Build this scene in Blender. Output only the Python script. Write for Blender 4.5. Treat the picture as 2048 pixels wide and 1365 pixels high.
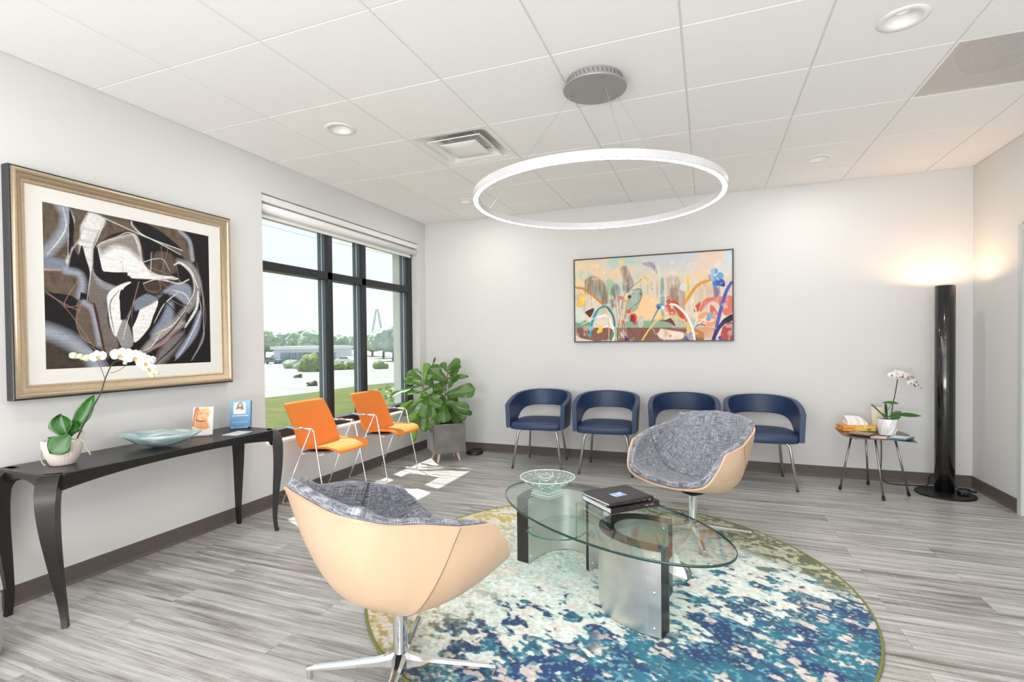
import bpy, bmesh, math, random
import numpy as np
from mathutils import Vector, Matrix, noise as mnoise
random.seed(7)
rng = np.random.default_rng(7)
PI = math.pi
scene = bpy.context.scene
for _o in list(bpy.data.objects): bpy.data.objects.remove(_o)
COL = scene.collection

# ------------------------------------------------------------------ camera
XL, YB, XR, ZC = -3.125, 5.233, 2.05, 2.658          # left wall, back wall, right wall, ceiling height
YR = -2.6                                            # rear wall behind the camera
F, YAW, PIT, ROL, CX, CY = 1008.4852, -0.3627, -0.0151, -0.0102, 1031.8685, 699.638
cd = Vector((math.sin(YAW)*math.cos(PIT), math.cos(YAW)*math.cos(PIT), math.sin(PIT)))
cr0 = Vector((math.cos(YAW), -math.sin(YAW), 0)); cu0 = cr0.cross(cd)
cr = cr0*math.cos(ROL) + cu0*math.sin(ROL); cu = -cr0*math.sin(ROL) + cu0*math.cos(ROL)
cam = bpy.data.cameras.new('camera'); cam_o = bpy.data.objects.new('camera', cam); COL.objects.link(cam_o)
m = Matrix((cr, cu, -cd)).transposed().to_4x4(); m.translation = (0, 0, 1.2469)
cam_o.matrix_world = m
cam.sensor_fit = 'HORIZONTAL'; cam.sensor_width = 36; cam.lens = F/2048*36
cam.shift_x = -(CX-1024)/2048; cam.shift_y = (CY-682.5)/2048
cam.clip_start = .05; cam.clip_end = 6000
scene.camera = cam_o

# ------------------------------------------------------------------ view
vs = scene.view_settings
scene.display_settings.display_device = 'sRGB'
vs.view_transform = 'Standard'; vs.look = 'None'; vs.gamma = 1; vs.use_curve_mapping = False
vs.exposure = 0.22

# ------------------------------------------------------------------ sky and sun
world = bpy.data.worlds.new('sky'); scene.world = world; world.use_nodes = True
wn = world.node_tree; wn.nodes.clear()
def wnode(t, **k):
    n = wn.nodes.new(t)
    for a, b in k.items(): setattr(n, a, b)
    return n
tc = wnode('ShaderNodeTexCoord'); sep = wnode('ShaderNodeSeparateXYZ'); rampw = wnode('ShaderNodeValToRGB')
wn.links.new(tc.outputs['Generated'], sep.inputs[0]); wn.links.new(sep.outputs['Z'], rampw.inputs[0])
rampw.color_ramp.elements[0].position = 0.0; rampw.color_ramp.elements[0].color = (.93, .97, .97, 1)
rampw.color_ramp.elements[1].position = .45; rampw.color_ramp.elements[1].color = (.60, .80, .97, 1)
e_ = rampw.color_ramp.elements.new(.10); e_.color = (.92, .97, .98, 1)
cn = wnode('ShaderNodeTexNoise'); cn.inputs['Scale'].default_value = 3.0; cn.inputs['Detail'].default_value = 6
mpw = wnode('ShaderNodeMapping'); mpw.inputs['Scale'].default_value = (1, 1, 4)
wn.links.new(tc.outputs['Generated'], mpw.inputs[0]); wn.links.new(mpw.outputs[0], cn.inputs['Vector'])
cramp = wnode('ShaderNodeValToRGB'); cramp.color_ramp.elements[0].position = .42; cramp.color_ramp.elements[1].position = .72
wn.links.new(cn.outputs[0], cramp.inputs[0])
mixw = wnode('ShaderNodeMixRGB'); mixw.inputs[2].default_value = (.97, .98, .98, 1)
wn.links.new(cramp.outputs[0], mixw.inputs[0]); wn.links.new(rampw.outputs[0], mixw.inputs[1])
bgw = wnode('ShaderNodeBackground'); bgw.inputs['Strength'].default_value = .98
wow = wnode('ShaderNodeOutputWorld')
wn.links.new(mixw.outputs[0], bgw.inputs[0]); wn.links.new(bgw.outputs[0], wow.inputs[0])

sun = bpy.data.lights.new('sun', 'SUN'); sun.energy = 8.5; sun.angle = math.radians(.6); sun.color = (1, .975, .93)
so = bpy.data.objects.new('sun', sun); COL.objects.link(so)
so.rotation_euler = Vector((1, -.447, -1.55)).to_track_quat('-Z', 'Y').to_euler(); so.location = (-8, 6, 9)

# room lamps: the recessed downlights (their light sits just under each lens) and two added fill lights behind the camera
TX0, TY0, TT = -2.5422, 1.7869, .6096                 # ceiling grid
DOWN = [(i, j) for j in (1.5, 4.5, -1.5, -4.5) for i in (.5, 5.5)]
DOWN = [(TX0+i*TT, TY0+(j)*TT) for i, j in DOWN] + [(TX0+3.0*TT+.3, TY0-4.5*TT)]  # out-of-view rows and the extra one are added lamps without fixtures
def area(name, loc, size, power, color, shape='DISK', rot=(0, 0, 0), sy=None, spread=PI):
    L = bpy.data.lights.new(name, 'AREA'); L.shape = shape; L.size = size; L.energy = power; L.color = color; L.spread = spread
    if sy: L.size_y = sy
    o = bpy.data.objects.new(name, L); COL.objects.link(o); o.location = loc; o.rotation_euler = rot
    return o
for (x, y) in DOWN:
    area('downlight_light', (x, y, ZC-.012), .13, 5.5, (1, .97, .93))
# unseen fill lights added at the rear wall in place of entrance daylight
area('rear_fill_light', (-.5, YR+.06, 1.35), 4.2, 46, (.985, .985, 1.0), 'RECTANGLE', (math.radians(-90), 0, PI), 2.3)
area('rear_fill_uplight', (-.5, YR+.07, .9), 4.4, 205, (1.0, .99, .995), 'RECTANGLE', (math.radians(-90-48), 0, PI), 1.6)  # added fill tilted upwards to brighten the ceiling

# ------------------------------------------------------------------ helpers
def link(o, parent=None):
    COL.objects.link(o)
    if parent is not None: o.parent = parent
    return o
def tag(o, label=None, cat=None, group=None, kind=None):
    if label: o['label'] = label
    if cat: o['category'] = cat
    if group: o['group'] = group
    if kind: o['kind'] = kind
    return o
def empty(name, loc=(0, 0, 0), rz=0, label=None, cat=None, group=None):
    o = bpy.data.objects.new(name, None); COL.objects.link(o); o.empty_display_size = .1
    o.location = loc; o.rotation_euler = (0, 0, rz)
    return tag(o, label, cat, group)
def copy_tree(o, parent=None):
    c = o.copy(); COL.objects.link(c)
    if parent is not None: c.parent = parent
    for ch in list(o.children): copy_tree(ch, c)
    return c

class MB:
    """collects shapes for ONE mesh"""
    def __init__(s): s.v = []; s.f = []; s.mi = []; s.uv = {}; s.cur = 0
    def add(s, vs, fs, mi=None):
        b = len(s.v); s.v += [tuple(v) for v in vs]
        for f in fs: s.f.append(tuple(i+b for i in f)); s.mi.append(s.cur if mi is None else mi)
        return b
    def box(s, x0, y0, z0, x1, y1, z1, M=None, mi=None):
        vs = [Vector(p) for p in ((x0,y0,z0),(x1,y0,z0),(x1,y1,z0),(x0,y1,z0),(x0,y0,z1),(x1,y0,z1),(x1,y1,z1),(x0,y1,z1))]
        if M is not None: vs = [M @ v for v in vs]
        s.add(vs, [(0,3,2,1),(4,5,6,7),(0,1,5,4),(1,2,6,5),(2,3,7,6),(3,0,4,7)], mi)
    def prism(s, pts, z0, z1, M=None, mi=None):
        n = len(pts); vs = [Vector((p[0], p[1], z0)) for p in pts] + [Vector((p[0], p[1], z1)) for p in pts]
        if M is not None: vs = [M @ v for v in vs]
        s.add(vs, [tuple(range(n))[::-1], tuple(range(n, 2*n))] + [(i, (i+1) % n, n+(i+1) % n, n+i) for i in range(n)], mi)
    def lathe(s, prof, n=32, M=None, mi=None, a0=0, a1=2*PI):
        full = abs(a1-a0-2*PI) < 1e-6; m_ = n if full else n+1; vs = []
        for (r, z) in prof:
            for i in range(m_):
                a = a0+(a1-a0)*i/n; vs.append(Vector((r*math.cos(a), r*math.sin(a), z)))
        if M is not None: vs = [M @ v for v in vs]
        fs = []
        for k in range(len(prof)-1):
            for i in range(n):
                j = (i+1) % m_; fs.append((k*m_+i, k*m_+j, (k+1)*m_+j, (k+1)*m_+i))
        s.add(vs, fs, mi)
    def cyl(s, r0, r1, z0, z1, n=24, M=None, mi=None):
        s.lathe([(0.0001, z0), (r0, z0), (r1, z1), (0.0001, z1)], n, M, mi)
    def tube(s, pts, r, n=10, closed=False, mi=None, cap=True):
        pts = [Vector(p) for p in pts]; N = len(pts); rr = r if hasattr(r, '__len__') else [r]*N
        T = []
        for i in range(N):
            if closed: t = pts[(i+1) % N]-pts[i-1]
            else: t = pts[min(i+1, N-1)]-pts[max(i-1, 0)]
            T.append(t.normalized())
        up = Vector((0, 0, 1)) if abs(T[0].z) < .9 else Vector((1, 0, 0))
        nrm = (up - T[0]*up.dot(T[0])).normalized(); vs = []
        for i in range(N):
            if i: nrm = (nrm - T[i]*nrm.dot(T[i])).normalized()
            b = T[i].cross(nrm)
            for k in range(n):
                a = 2*PI*k/n; vs.append(pts[i] + (nrm*math.cos(a)+b*math.sin(a))*rr[i])
        fs = []
        for i in range(N if closed else N-1):
            i2 = (i+1) % N
            for k in range(n): fs.append((i*n+k, i*n+(k+1) % n, i2*n+(k+1) % n, i2*n+k))
        if not closed and cap: fs += [tuple(range(n))[::-1], tuple((N-1)*n+k for k in range(n))]
        s.add(vs, fs, mi)
    def grid(s, P, mi=None, flip=False, uv=None):
        """P: nested [row][col] of points"""
        R, C_ = len(P), len(P[0]); b = s.add([p for row in P for p in row], [], mi)
        for i in range(R-1):
            for j in range(C_-1):
                f = (b+i*C_+j, b+i*C_+j+1, b+(i+1)*C_+j+1, b+(i+1)*C_+j)
                s.f.append(f[::-1] if flip else f); s.mi.append(s.cur if mi is None else mi)
        if uv is not None:
            k = 0
            for row in uv:
                for q in row: s.uv[b+k] = q; k += 1
    def build(s, name, mats, parent=None, smooth=False, bevel=0, seg=2, auto=None):
        me = bpy.data.meshes.new(name); me.from_pydata(s.v, [], s.f); me.update()
        if not isinstance(mats, (list, tuple)): mats = [mats]
        for mt in mats: me.materials.append(mt)
        if len(mats) > 1: me.polygons.foreach_set('material_index', s.mi)
        if smooth or auto: me.polygons.foreach_set('use_smooth', [True]*len(s.f))
        if s.uv:
            l = me.uv_layers.new(name='uv')
            for lp in me.loops: l.data[lp.index].uv = s.uv.get(lp.vertex_index, (0, 0))
        bm = bmesh.new(); bm.from_mesh(me); 
        if not s.uv: bmesh.ops.remove_doubles(bm, verts=bm.verts, dist=1e-5)
        bmesh.ops.recalc_face_normals(bm, faces=bm.faces)
        if auto:
            for e in bm.edges:
                if len(e.link_faces) == 2 and e.calc_face_angle(0) > math.radians(auto): e.smooth = False
        bm.to_mesh(me); bm.free()
        o = link(bpy.data.objects.new(name, me), parent)
        if bevel:
            b = o.modifiers.new('bevel', 'BEVEL'); b.width = bevel; b.segments = seg; b.limit_method = 'ANGLE'; b.angle_limit = math.radians(40)
        return o
def rotz(a, loc=(0, 0, 0)): return Matrix.Translation(loc) @ Matrix.Rotation(a, 4, 'Z')
def crom(P, n):
    """Catmull-Rom through points P (list of Vectors/tuples), n samples per span"""
    P = [Vector(p) for p in P]; Q = [P[0]*2-P[1]] + P + [P[-1]*2-P[-2]]; out = []
    for i in range(1, len(Q)-2):
        p0, p1, p2, p3 = Q[i-1:i+3]
        for k in range(n):
            t = k/n
            out.append(.5*((2*p1)+(p2-p0)*t+(2*p0-5*p1+4*p2-p3)*t*t+(3*p1-p0-3*p2+p3)*t**3))
    out.append(P[-1]); return out
def rounded(P, r, n=5, closed=False):
    """polyline with corners rounded by radius r"""
    P = [Vector(p) for p in P]; out = []; N = len(P)
    for i in range(N):
        if not closed and i in (0, N-1): out.append(P[i]); continue
        a, b, c = P[i-1], P[i], P[(i+1) % N]; u = (a-b); w = (c-b); ru = min(r, u.length*.45); rw = min(r, w.length*.45)
        p, q = b+u.normalized()*ru, b+w.normalized()*rw
        for k in range(n+1):
            t = k/n; out.append(p*(1-t)**2+b*2*t*(1-t)+q*t*t)
    return out

# ------------------------------------------------------------------ materials
def mat(name, color=(.8, .8, .8), rough=.5, metal=0, spec=.5, emit=None, estr=0, coat=0, sheen=0, trans=0, sss=0):
    m_ = bpy.data.materials.new(name); m_.use_nodes = True; b = m_.node_tree.nodes['Principled BSDF']
    b.inputs['Base Color'].default_value = (*color, 1); b.inputs['Roughness'].default_value = rough; b.inputs['Metallic'].default_value = metal
    b.inputs['Specular IOR Level'].default_value = spec
    if coat: b.inputs['Coat Weight'].default_value = coat
    if sheen: b.inputs['Sheen Weight'].default_value = sheen
    if emit: b.inputs['Emission Color'].default_value = (*emit, 1); b.inputs['Emission Strength'].default_value = estr
    return m_
def NT(m_): return m_.node_tree, m_.node_tree.nodes, m_.node_tree.links, m_.node_tree.nodes['Principled BSDF']
def N(nt, t, **ins):
    n = nt.nodes.new(t)
    for k, v in ins.items():
        k = k.replace('_', ' ')
        if k in n.inputs: n.inputs[k].default_value = v
        else: setattr(n, k.replace(' ', '_'), v)
    return n
def ramp(nt, stops, interp='LINEAR'):
    n = nt.nodes.new('ShaderNodeValToRGB'); cr_ = n.color_ramp; cr_.interpolation = interp
    while len(cr_.elements) < len(stops): cr_.elements.new(.5)
    for e, (p, c) in zip(cr_.elements, stops): e.position = p; e.color = (*c, 1)
    return n
def coord(nt, scale=(1, 1, 1), kind='Object', rot=(0, 0, 0)):
    t = nt.nodes.new('ShaderNodeTexCoord'); mp = nt.nodes.new('ShaderNodeMapping'); mp.inputs['Scale'].default_value = scale; mp.inputs['Rotation'].default_value = rot
    nt.links.new(t.outputs[kind], mp.inputs[0]); return mp
def noisy(m_, c0, c1, scale=(1, 1, 1), ns=5, detail=6, bump=0, kind='Object', lo=.3, hi=.7, dist=.01):
    nt, ns_, lk, b = NT(m_); mp = coord(nt, scale, kind); n = N(nt, 'ShaderNodeTexNoise', Scale=ns, Detail=detail, Roughness=.6)
    lk.new(mp.outputs[0], n.inputs['Vector']); r = ramp(nt, [(lo, c0), (hi, c1)]); lk.new(n.outputs[0], r.inputs[0]); lk.new(r.outputs[0], b.inputs['Base Color'])
    if bump:
        bp = N(nt, 'ShaderNodeBump', Strength=bump, Distance=dist); lk.new(n.outputs[0], bp.inputs['Height']); lk.new(bp.outputs[0], b.inputs['Normal'])
    return m_
def vcol(name, rough=.6, **k):
    m_ = mat(name, rough=rough, **k); nt, ns_, lk, b = NT(m_); a = nt.nodes.new('ShaderNodeVertexColor'); a.layer_name = 'col'; lk.new(a.outputs[0], b.inputs['Base Color']); return m_
def glass(name, tint=(1, 1, 1), refl=1.0, rough=.0, milk=0, milkc=(.9, .95, .95)):
    m_ = bpy.data.materials.new(name); m_.use_nodes = True; nt = m_.node_tree; nt.nodes.clear()
    o = nt.nodes.new('ShaderNodeOutputMaterial'); t = N(nt, 'ShaderNodeBsdfTransparent', Color=(*tint, 1)); g = N(nt, 'ShaderNodeBsdfGlossy', Roughness=rough)
    fr = N(nt, 'ShaderNodeFresnel', IOR=1.5); mu = N(nt, 'ShaderNodeMath', operation='MULTIPLY'); mu.inputs[1].default_value = refl
    geo = nt.nodes.new('ShaderNodeNewGeometry')
    mx = nt.nodes.new('ShaderNodeMixShader'); L = nt.links
    mr = N(nt, 'ShaderNodeMapRange'); mr.inputs['To Min'].default_value = 1.5; mr.inputs['To Max'].default_value = 1/1.5; L.new(geo.outputs['Backfacing'], mr.inputs['Value']); L.new(mr.outputs[0], fr.inputs['IOR'])
    L.new(fr.outputs[0], mu.inputs[0]); L.new(mu.outputs[0], mx.inputs[0]); L.new(t.outputs[0], mx.inputs[1]); L.new(g.outputs[0], mx.inputs[2])
    last = mx
    if milk:
        d_ = N(nt, 'ShaderNodeBsdfDiffuse', Color=(*milkc, 1)); m2 = nt.nodes.new('ShaderNodeMixShader'); m2.inputs[0].default_value = milk
        L.new(mx.outputs[0], m2.inputs[1]); L.new(d_.outputs[0], m2.inputs[2]); last = m2
    L.new(last.outputs[0], o.inputs[0]); return m_

M_wall = mat('wall_paint', (.70, .70, .692), .6)
M_jamb = mat('jamb_paint', (.86, .86, .84), .55)
M_ceil = mat('ceiling_tile', (.90, .89, .87), .8); noisy(M_ceil, (.925, .92, .915), (.945, .94, .935), ns=140, bump=.08, dist=.002)
M_grid = mat('ceiling_grid_paint', (.80, .795, .785), .5)
M_base = mat('vinyl_baseboard', (.115, .094, .083), .5)
M_white = mat('white_paint', (.88, .88, .86), .4)
M_blind = mat('blind_white', (.88, .88, .87), .5)
M_frame = mat('dark_window_aluminium', (.018, .021, .025), .4, spec=.4)
M_frame2 = mat('slate_window_aluminium', (.075, .095, .115), .4)
M_gasket = mat('pale_glazing_edge', (.62, .70, .76), .4)
M_black = mat('black_plastic', (.012, .012, .013), .4)
M_chrome = mat('polished_chrome', (.82, .83, .84), .09, metal=1)
M_satin = mat('satin_steel', (.62, .61, .59), .28, metal=1)
M_darksteel = mat('dark_steel', (.32, .31, .29), .3, metal=1)
M_navy = mat('navy_vinyl', (.014, .038, .105), .42, spec=.55); noisy(M_navy, (.012, .034, .098), (.017, .043, .115), ns=30, bump=.03, dist=.001)
M_orange = mat('orange_vinyl', (.78, .225, .042), .6, spec=.25)
M_greyback = mat('grey_shell_back', (.22, .2, .19), .5)
M_concrete = noisy(mat('grey_concrete', rough=.75), (.13, .122, .115), (.205, .195, .187), ns=7, detail=10, bump=.15, dist=.003)
M_pinewood = noisy(mat('pale_peach_wood', rough=.5), (.66, .42, .30), (.76, .52, .39), scale=(30, 30, 3), ns=3)
M_soil = noisy(mat('soil', rough=.95), (.03, .02, .014), (.09, .06, .04), ns=60, bump=.6)
M_console = noisy(mat('black_stained_wood', rough=.33, spec=.5), (.006, .0055, .005), (.014, .012, .011), scale=(8, 8, 90), ns=3, bump=.05, dist=.002)
M_gold = noisy(mat('champagne_gold', rough=.38, metal=.85), (.50, .39, .26), (.60, .48, .34), scale=(1, 1, 1), ns=60, detail=8, bump=.03, dist=.001)
M_mat = mat('mat_board', (.78, .765, .73), .9)
M_lamp = mat('gloss_black_lacquer', (.004, .004, .0045), .12, coat=.6)
M_canopy = mat('silver_grey_canopy', (.36, .36, .355), .45, metal=.3)
M_ring = mat('ring_aluminium', (.62, .62, .63), .45, metal=.2)
M_led = mat('led_diffuser', (1, 1, 1), .5, emit=(1, .975, .95), estr=50)
M_lens = mat('downlight_lens', (.95, .95, .93), .5, emit=(1, .97, .92), estr=.35)
M_paper = mat('white_paper', (.85, .85, .83), .8)
M_steelbr = mat('brushed_steel', (.50, .49, .46), .34, metal=1)
nt, _, lk, b = NT(M_steelbr)
mp = coord(nt, (60, 60, 2.0)); n1 = N(nt, 'ShaderNodeTexNoise', Scale=6, Detail=8); lk.new(mp.outputs[0], n1.inputs['Vector'])
mp2 = coord(nt, (2.0, 2.0, 7)); n2 = N(nt, 'ShaderNodeTexNoise', Scale=2.0, Detail=4); lk.new(mp2.outputs[0], n2.inputs['Vector'])
ad = N(nt, 'ShaderNodeMath', operation='ADD'); lk.new(n1.outputs[0], ad.inputs[0]); lk.new(n2.outputs[0], ad.inputs[1])
r_ = ramp(nt, [(.25, (.62, .61, .58)), (.8, (.80, .79, .75))]); hf = N(nt, 'ShaderNodeMath', operation='MULTIPLY'); hf.inputs[1].default_value = .5
lk.new(ad.outputs[0], hf.inputs[0]); lk.new(hf.outputs[0], r_.inputs[0]); lk.new(r_.outputs[0], b.inputs['Base Color'])
r2_ = ramp(nt, [(.35, (.34,)*3), (.7, (.46,)*3)]); lk.new(hf.outputs[0], r2_.inputs[0]); lk.new(r2_.outputs[0], b.inputs['Roughness'])

# floor: weathered grey vinyl planks, running along x
M_floor = mat('grey_plank_vinyl', rough=.30, spec=.5)
nt, _, lk, b = NT(M_floor)
mp = coord(nt)
br = nt.nodes.new('ShaderNodeTexBrick'); br.offset = .37; br.inputs['Scale'].default_value = 1; br.inputs['Brick Width'].default_value = 1.22; br.inputs['Row Height'].default_value = .152
br.inputs['Mortar Size'].default_value = .0007; br.inputs['Color1'].default_value = (.08, .08, .08, 1); br.inputs['Color2'].default_value = (.92, .92, .92, 1); br.inputs['Mortar'].default_value = (.2, .2, .2, 1); br.inputs['Bias'].default_value = 0
lk.new(mp.outputs[0], br.inputs['Vector'])
vadd = N(nt, 'ShaderNodeVectorMath', operation='MULTIPLY_ADD'); vadd.inputs[1].default_value = (7.3, 3.1, 0); lk.new(br.outputs['Color'], vadd.inputs[0]); 
mps = coord(nt, (.55, 11, 1)); lk.new(mps.outputs[0], vadd.inputs[2])
st = N(nt, 'ShaderNodeTexNoise', Scale=2.6, Detail=9, Roughness=.62, Distortion=.25); lk.new(vadd.outputs[0], st.inputs['Vector'])
mph = coord(nt, (95, 2.2, 1)); hn = N(nt, 'ShaderNodeTexNoise', Scale=1.5, Detail=2); lk.new(mph.outputs[0], hn.inputs['Vector'])
mpf = coord(nt, (3.0, 75, 1)); fn = N(nt, 'ShaderNodeTexNoise', Scale=2.0, Detail=5); lk.new(mpf.outputs[0], fn.inputs['Vector'])
def math_(op, a, b2):
    n = N(nt, 'ShaderNodeMath', operation=op)
    for i, q in enumerate((a, b2)):
        if isinstance(q, (int, float)): n.inputs[i].default_value = q
        else: lk.new(q, n.inputs[i])
    return n.outputs[0]
s1 = math_('MULTIPLY', st.outputs[0], 1.0); s2 = math_('MULTIPLY', math_('SUBTRACT', br.outputs['Color'], .5), .13)
s3 = math_('MULTIPLY', math_('SUBTRACT', hn.outputs[0], .5), .10); s4 = math_('MULTIPLY', math_('SUBTRACT', fn.outputs[0], .5), .30)
tot = math_('ADD', math_('ADD', s1, s2), math_('ADD', s3, s4))
rf = ramp(nt, [(.25, (.11, .103, .092)), (.38, (.255, .247, .23)), (.50, (.41, .403, .385)), (.65, (.57, .565, .55))]); lk.new(tot, rf.inputs[0])
mm = nt.nodes.new('ShaderNodeMixRGB'); mm.blend_type = 'MULTIPLY'; mm.inputs[2].default_value = (.45, .44, .42, 1); lk.new(br.outputs['Fac'], mm.inputs[0]); lk.new(rf.outputs[0], mm.inputs[1])
lk.new(mm.outputs[0], b.inputs['Base Color'])
bp = N(nt, 'ShaderNodeBump', Strength=.12, Distance=.002); lk.new(tot, bp.inputs['Height']); lk.new(bp.outputs[0], b.inputs['Normal'])

# tweed: crossing slubby threads
def tweed(name):
    m_ = mat(name, rough=.95, spec=.15, sheen=.15); nt, _, lk, b = NT(m_)
    a_ = coord(nt, (22, 520, 1), 'UV'); b_ = coord(nt, (520, 22, 1), 'UV'); na = N(nt, 'ShaderNodeTexNoise', Scale=.55, Detail=3, Roughness=.7); nb = N(nt, 'ShaderNodeTexNoise', Scale=.55, Detail=3, Roughness=.7)
    lk.new(a_.outputs[0], na.inputs['Vector']); lk.new(b_.outputs[0], nb.inputs['Vector'])
    mx = N(nt, 'ShaderNodeMath', operation='ADD'); lk.new(na.outputs[0], mx.inputs[0]); lk.new(nb.outputs[0], mx.inputs[1])
    h = N(nt, 'ShaderNodeMath', operation='MULTIPLY'); h.inputs[1].default_value = .5; lk.new(mx.outputs[0], h.inputs[0])
    r = ramp(nt, [(.36, (.030, .034, .050)), (.455, (.13, .14, .175)), (.54, (.30, .31, .35)), (.64, (.72, .73, .76))]); lk.new(h.outputs[0], r.inputs[0]); lk.new(r.outputs[0], b.inputs['Base Color'])
    bp = N(nt, 'ShaderNodeBump', Strength=.5, Distance=.002); lk.new(h.outputs[0], bp.inputs['Height']); lk.new(bp.outputs[0], b.inputs['Normal']); return m_
M_tweed = tweed('grey_tweed')
M_ply = noisy(mat('pale_maple_veneer', rough=.4, spec=.4, coat=.1), (.66, .475, .315), (.685, .50, .34), scale=(2, 14, 2), ns=2)
M_plyedge = mat('veneer_edge', (.72, .44, .30), .5)
M_winglass = glass('window_glass', (.985, 1, .995), .55, milk=.035, milkc=(.8, .95, .92))
M_topglass = glass('table_glass', (.90, .965, .94), .95)
M_glassedge = mat('green_glass_edge', (.02, .16, .12), .1, spec=.8)
M_glassedge2 = mat('dark_glass_edge', (.012, .05, .042), .1, spec=.8)
M_bowlglass = glass('crystal_glass', (.93, .985, .97), 1.0, milk=.05, milkc=(.85, 1, .96))
M_frost = mat('frosted_cut', (.85, .95, .93), .4)

# ------------------------------------------------------------------ painting by numbers (patterns held as vertex colours)
class Canvas:
    def __init__(s, quad, nu, nv, bg):
        """quad: TL TR BR BL corners of the measured quad; maps its coordinates to u,v in 0..1"""
        src = np.array(quad, float); dst = np.array([(0, 1), (1, 1), (1, 0), (0, 0)], float); A = []
        for (x, y), (u, v) in zip(src, dst):
            A.append([x, y, 1, 0, 0, 0, -u*x, -u*y, -u]); A.append([0, 0, 0, x, y, 1, -v*x, -v*y, -v])
        s.H = np.linalg.svd(np.array(A))[2][-1].reshape(3, 3)
        s.nu, s.nv = nu, nv; s.asp = nu/nv
        s.U, s.V = np.meshgrid((np.arange(nu)+.5)/nu*nu, (np.arange(nv)+.5)/nv*nv)
        s.im = np.zeros((nv, nu, 3)) + np.array(bg)
    def q(s, P):
        P = np.array(P, float).reshape(-1, 2); X = np.c_[P, np.ones(len(P))] @ s.H.T; return np.c_[X[:, 0]/X[:, 2]*s.nu, X[:, 1]/X[:, 2]*s.nv]
    def noise(s, fx, fy, seed=0, octv=3):
        out = np.zeros((s.nv, s.nu)); amp = 1; tot = 0; r = np.random.default_rng(seed)
        for o in range(octv):
            gx, gy = int(fx*2**o)+2, int(fy*2**o)+2; g = r.random((gy, gx))
            x = s.U/s.nu*(gx-1.001); y = s.V/s.nv*(gy-1.001); xi = x.astype(int); yi = y.astype(int); fx_ = x-xi; fy_ = y-yi
            fx_ = fx_*fx_*(3-2*fx_); fy_ = fy_*fy_*(3-2*fy_)
            out += amp*((g[yi, xi]*(1-fx_)+g[yi, xi+1]*fx_)*(1-fy_)+(g[yi+1, xi]*(1-fx_)+g[yi+1, xi+1]*fx_)*fy_); tot += amp; amp *= .55
        return out/tot
    def blend(s, A, col):
        col = np.array(col); s.im = s.im*(1-A[..., None]) + col*A[..., None]
    def sdist(s, Q, closed):
        D = np.full((s.nv, s.nu), 1e9); Tt = np.zeros((s.nv, s.nu)); n = len(Q); K = n if closed else n-1
        for i in range(K):
            a, b_ = Q[i], Q[(i+1) % n]; ab = b_-a; L2 = ab@ab+1e-9
            t = np.clip(((s.U-a[0])*ab[0]+(s.V-a[1])*ab[1])/L2, 0, 1); d = np.hypot(s.U-a[0]-t*ab[0], s.V-a[1]-t*ab[1]); mk = d < D
            D[mk] = d[mk]; Tt[mk] = ((i+t)/K)[mk]
        return D, Tt
    def smoothp(s, P, closed, n=8):
        P = [Vector((*p, 0)) for p in P]
        if closed: Q = crom([P[-1]]+P+[P[0]], n)[n:-n]
        else: Q = crom(P, n)
        return [(p.x, p.y) for p in Q]
    def poly(s, P, col, a=1, soft=1.0, smooth=True, tex=None):
        if smooth and len(P) > 2: P = s.smoothp(P, True, 5)
        Q = s.q(P); ins = np.zeros((s.nv, s.nu), bool); n = len(Q)
        for i in range(n):
            (x0, y0), (x1, y1) = Q[i], Q[(i+1) % n]
            c = (y0 > s.V) != (y1 > s.V)
            with np.errstate(divide='ignore', invalid='ignore'): ins ^= c & (s.U < (x1-x0)*(s.V-y0)/(y1-y0+1e-12)+x0)
        if soft > 1.2:
            D, _ = s.sdist(Q, True); A = np.where(ins, np.clip(.5+D/soft, 0, 1), np.clip(.5-D/soft, 0, 1))
        else: A = ins.astype(float)
        A = A*a*(tex if tex is not None else 1)
        s.blend(A, col); return ins
    def stroke(s, P, w, col, a=1, taper=0, tex=None, soft=1.2, smooth=True):
        if smooth and len(P) > 2: P = s.smoothp(P, False, 6)
        Q = s.q(P); D, Tt = s.sdist(Q, False); W = w*(1-taper*np.abs(2*Tt-1)**2) if taper >= 0 else w*(1+taper*Tt)
        A = np.clip((W/2-D)/soft+.5, 0, 1)*a
        if tex is not None: A = A*tex
        s.blend(A, col)
    def ell(s, c, rx, ry, col, a=1, rot=0):
        t = np.linspace(0, 2*PI, 14)[:-1]; s.poly([(c[0]+rx*math.cos(x)*math.cos(rot)-ry*math.sin(x)*math.sin(rot), c[1]+rx*math.cos(x)*math.sin(rot)+ry*math.sin(x)*math.cos(rot)) for x in t], col, a)
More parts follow.
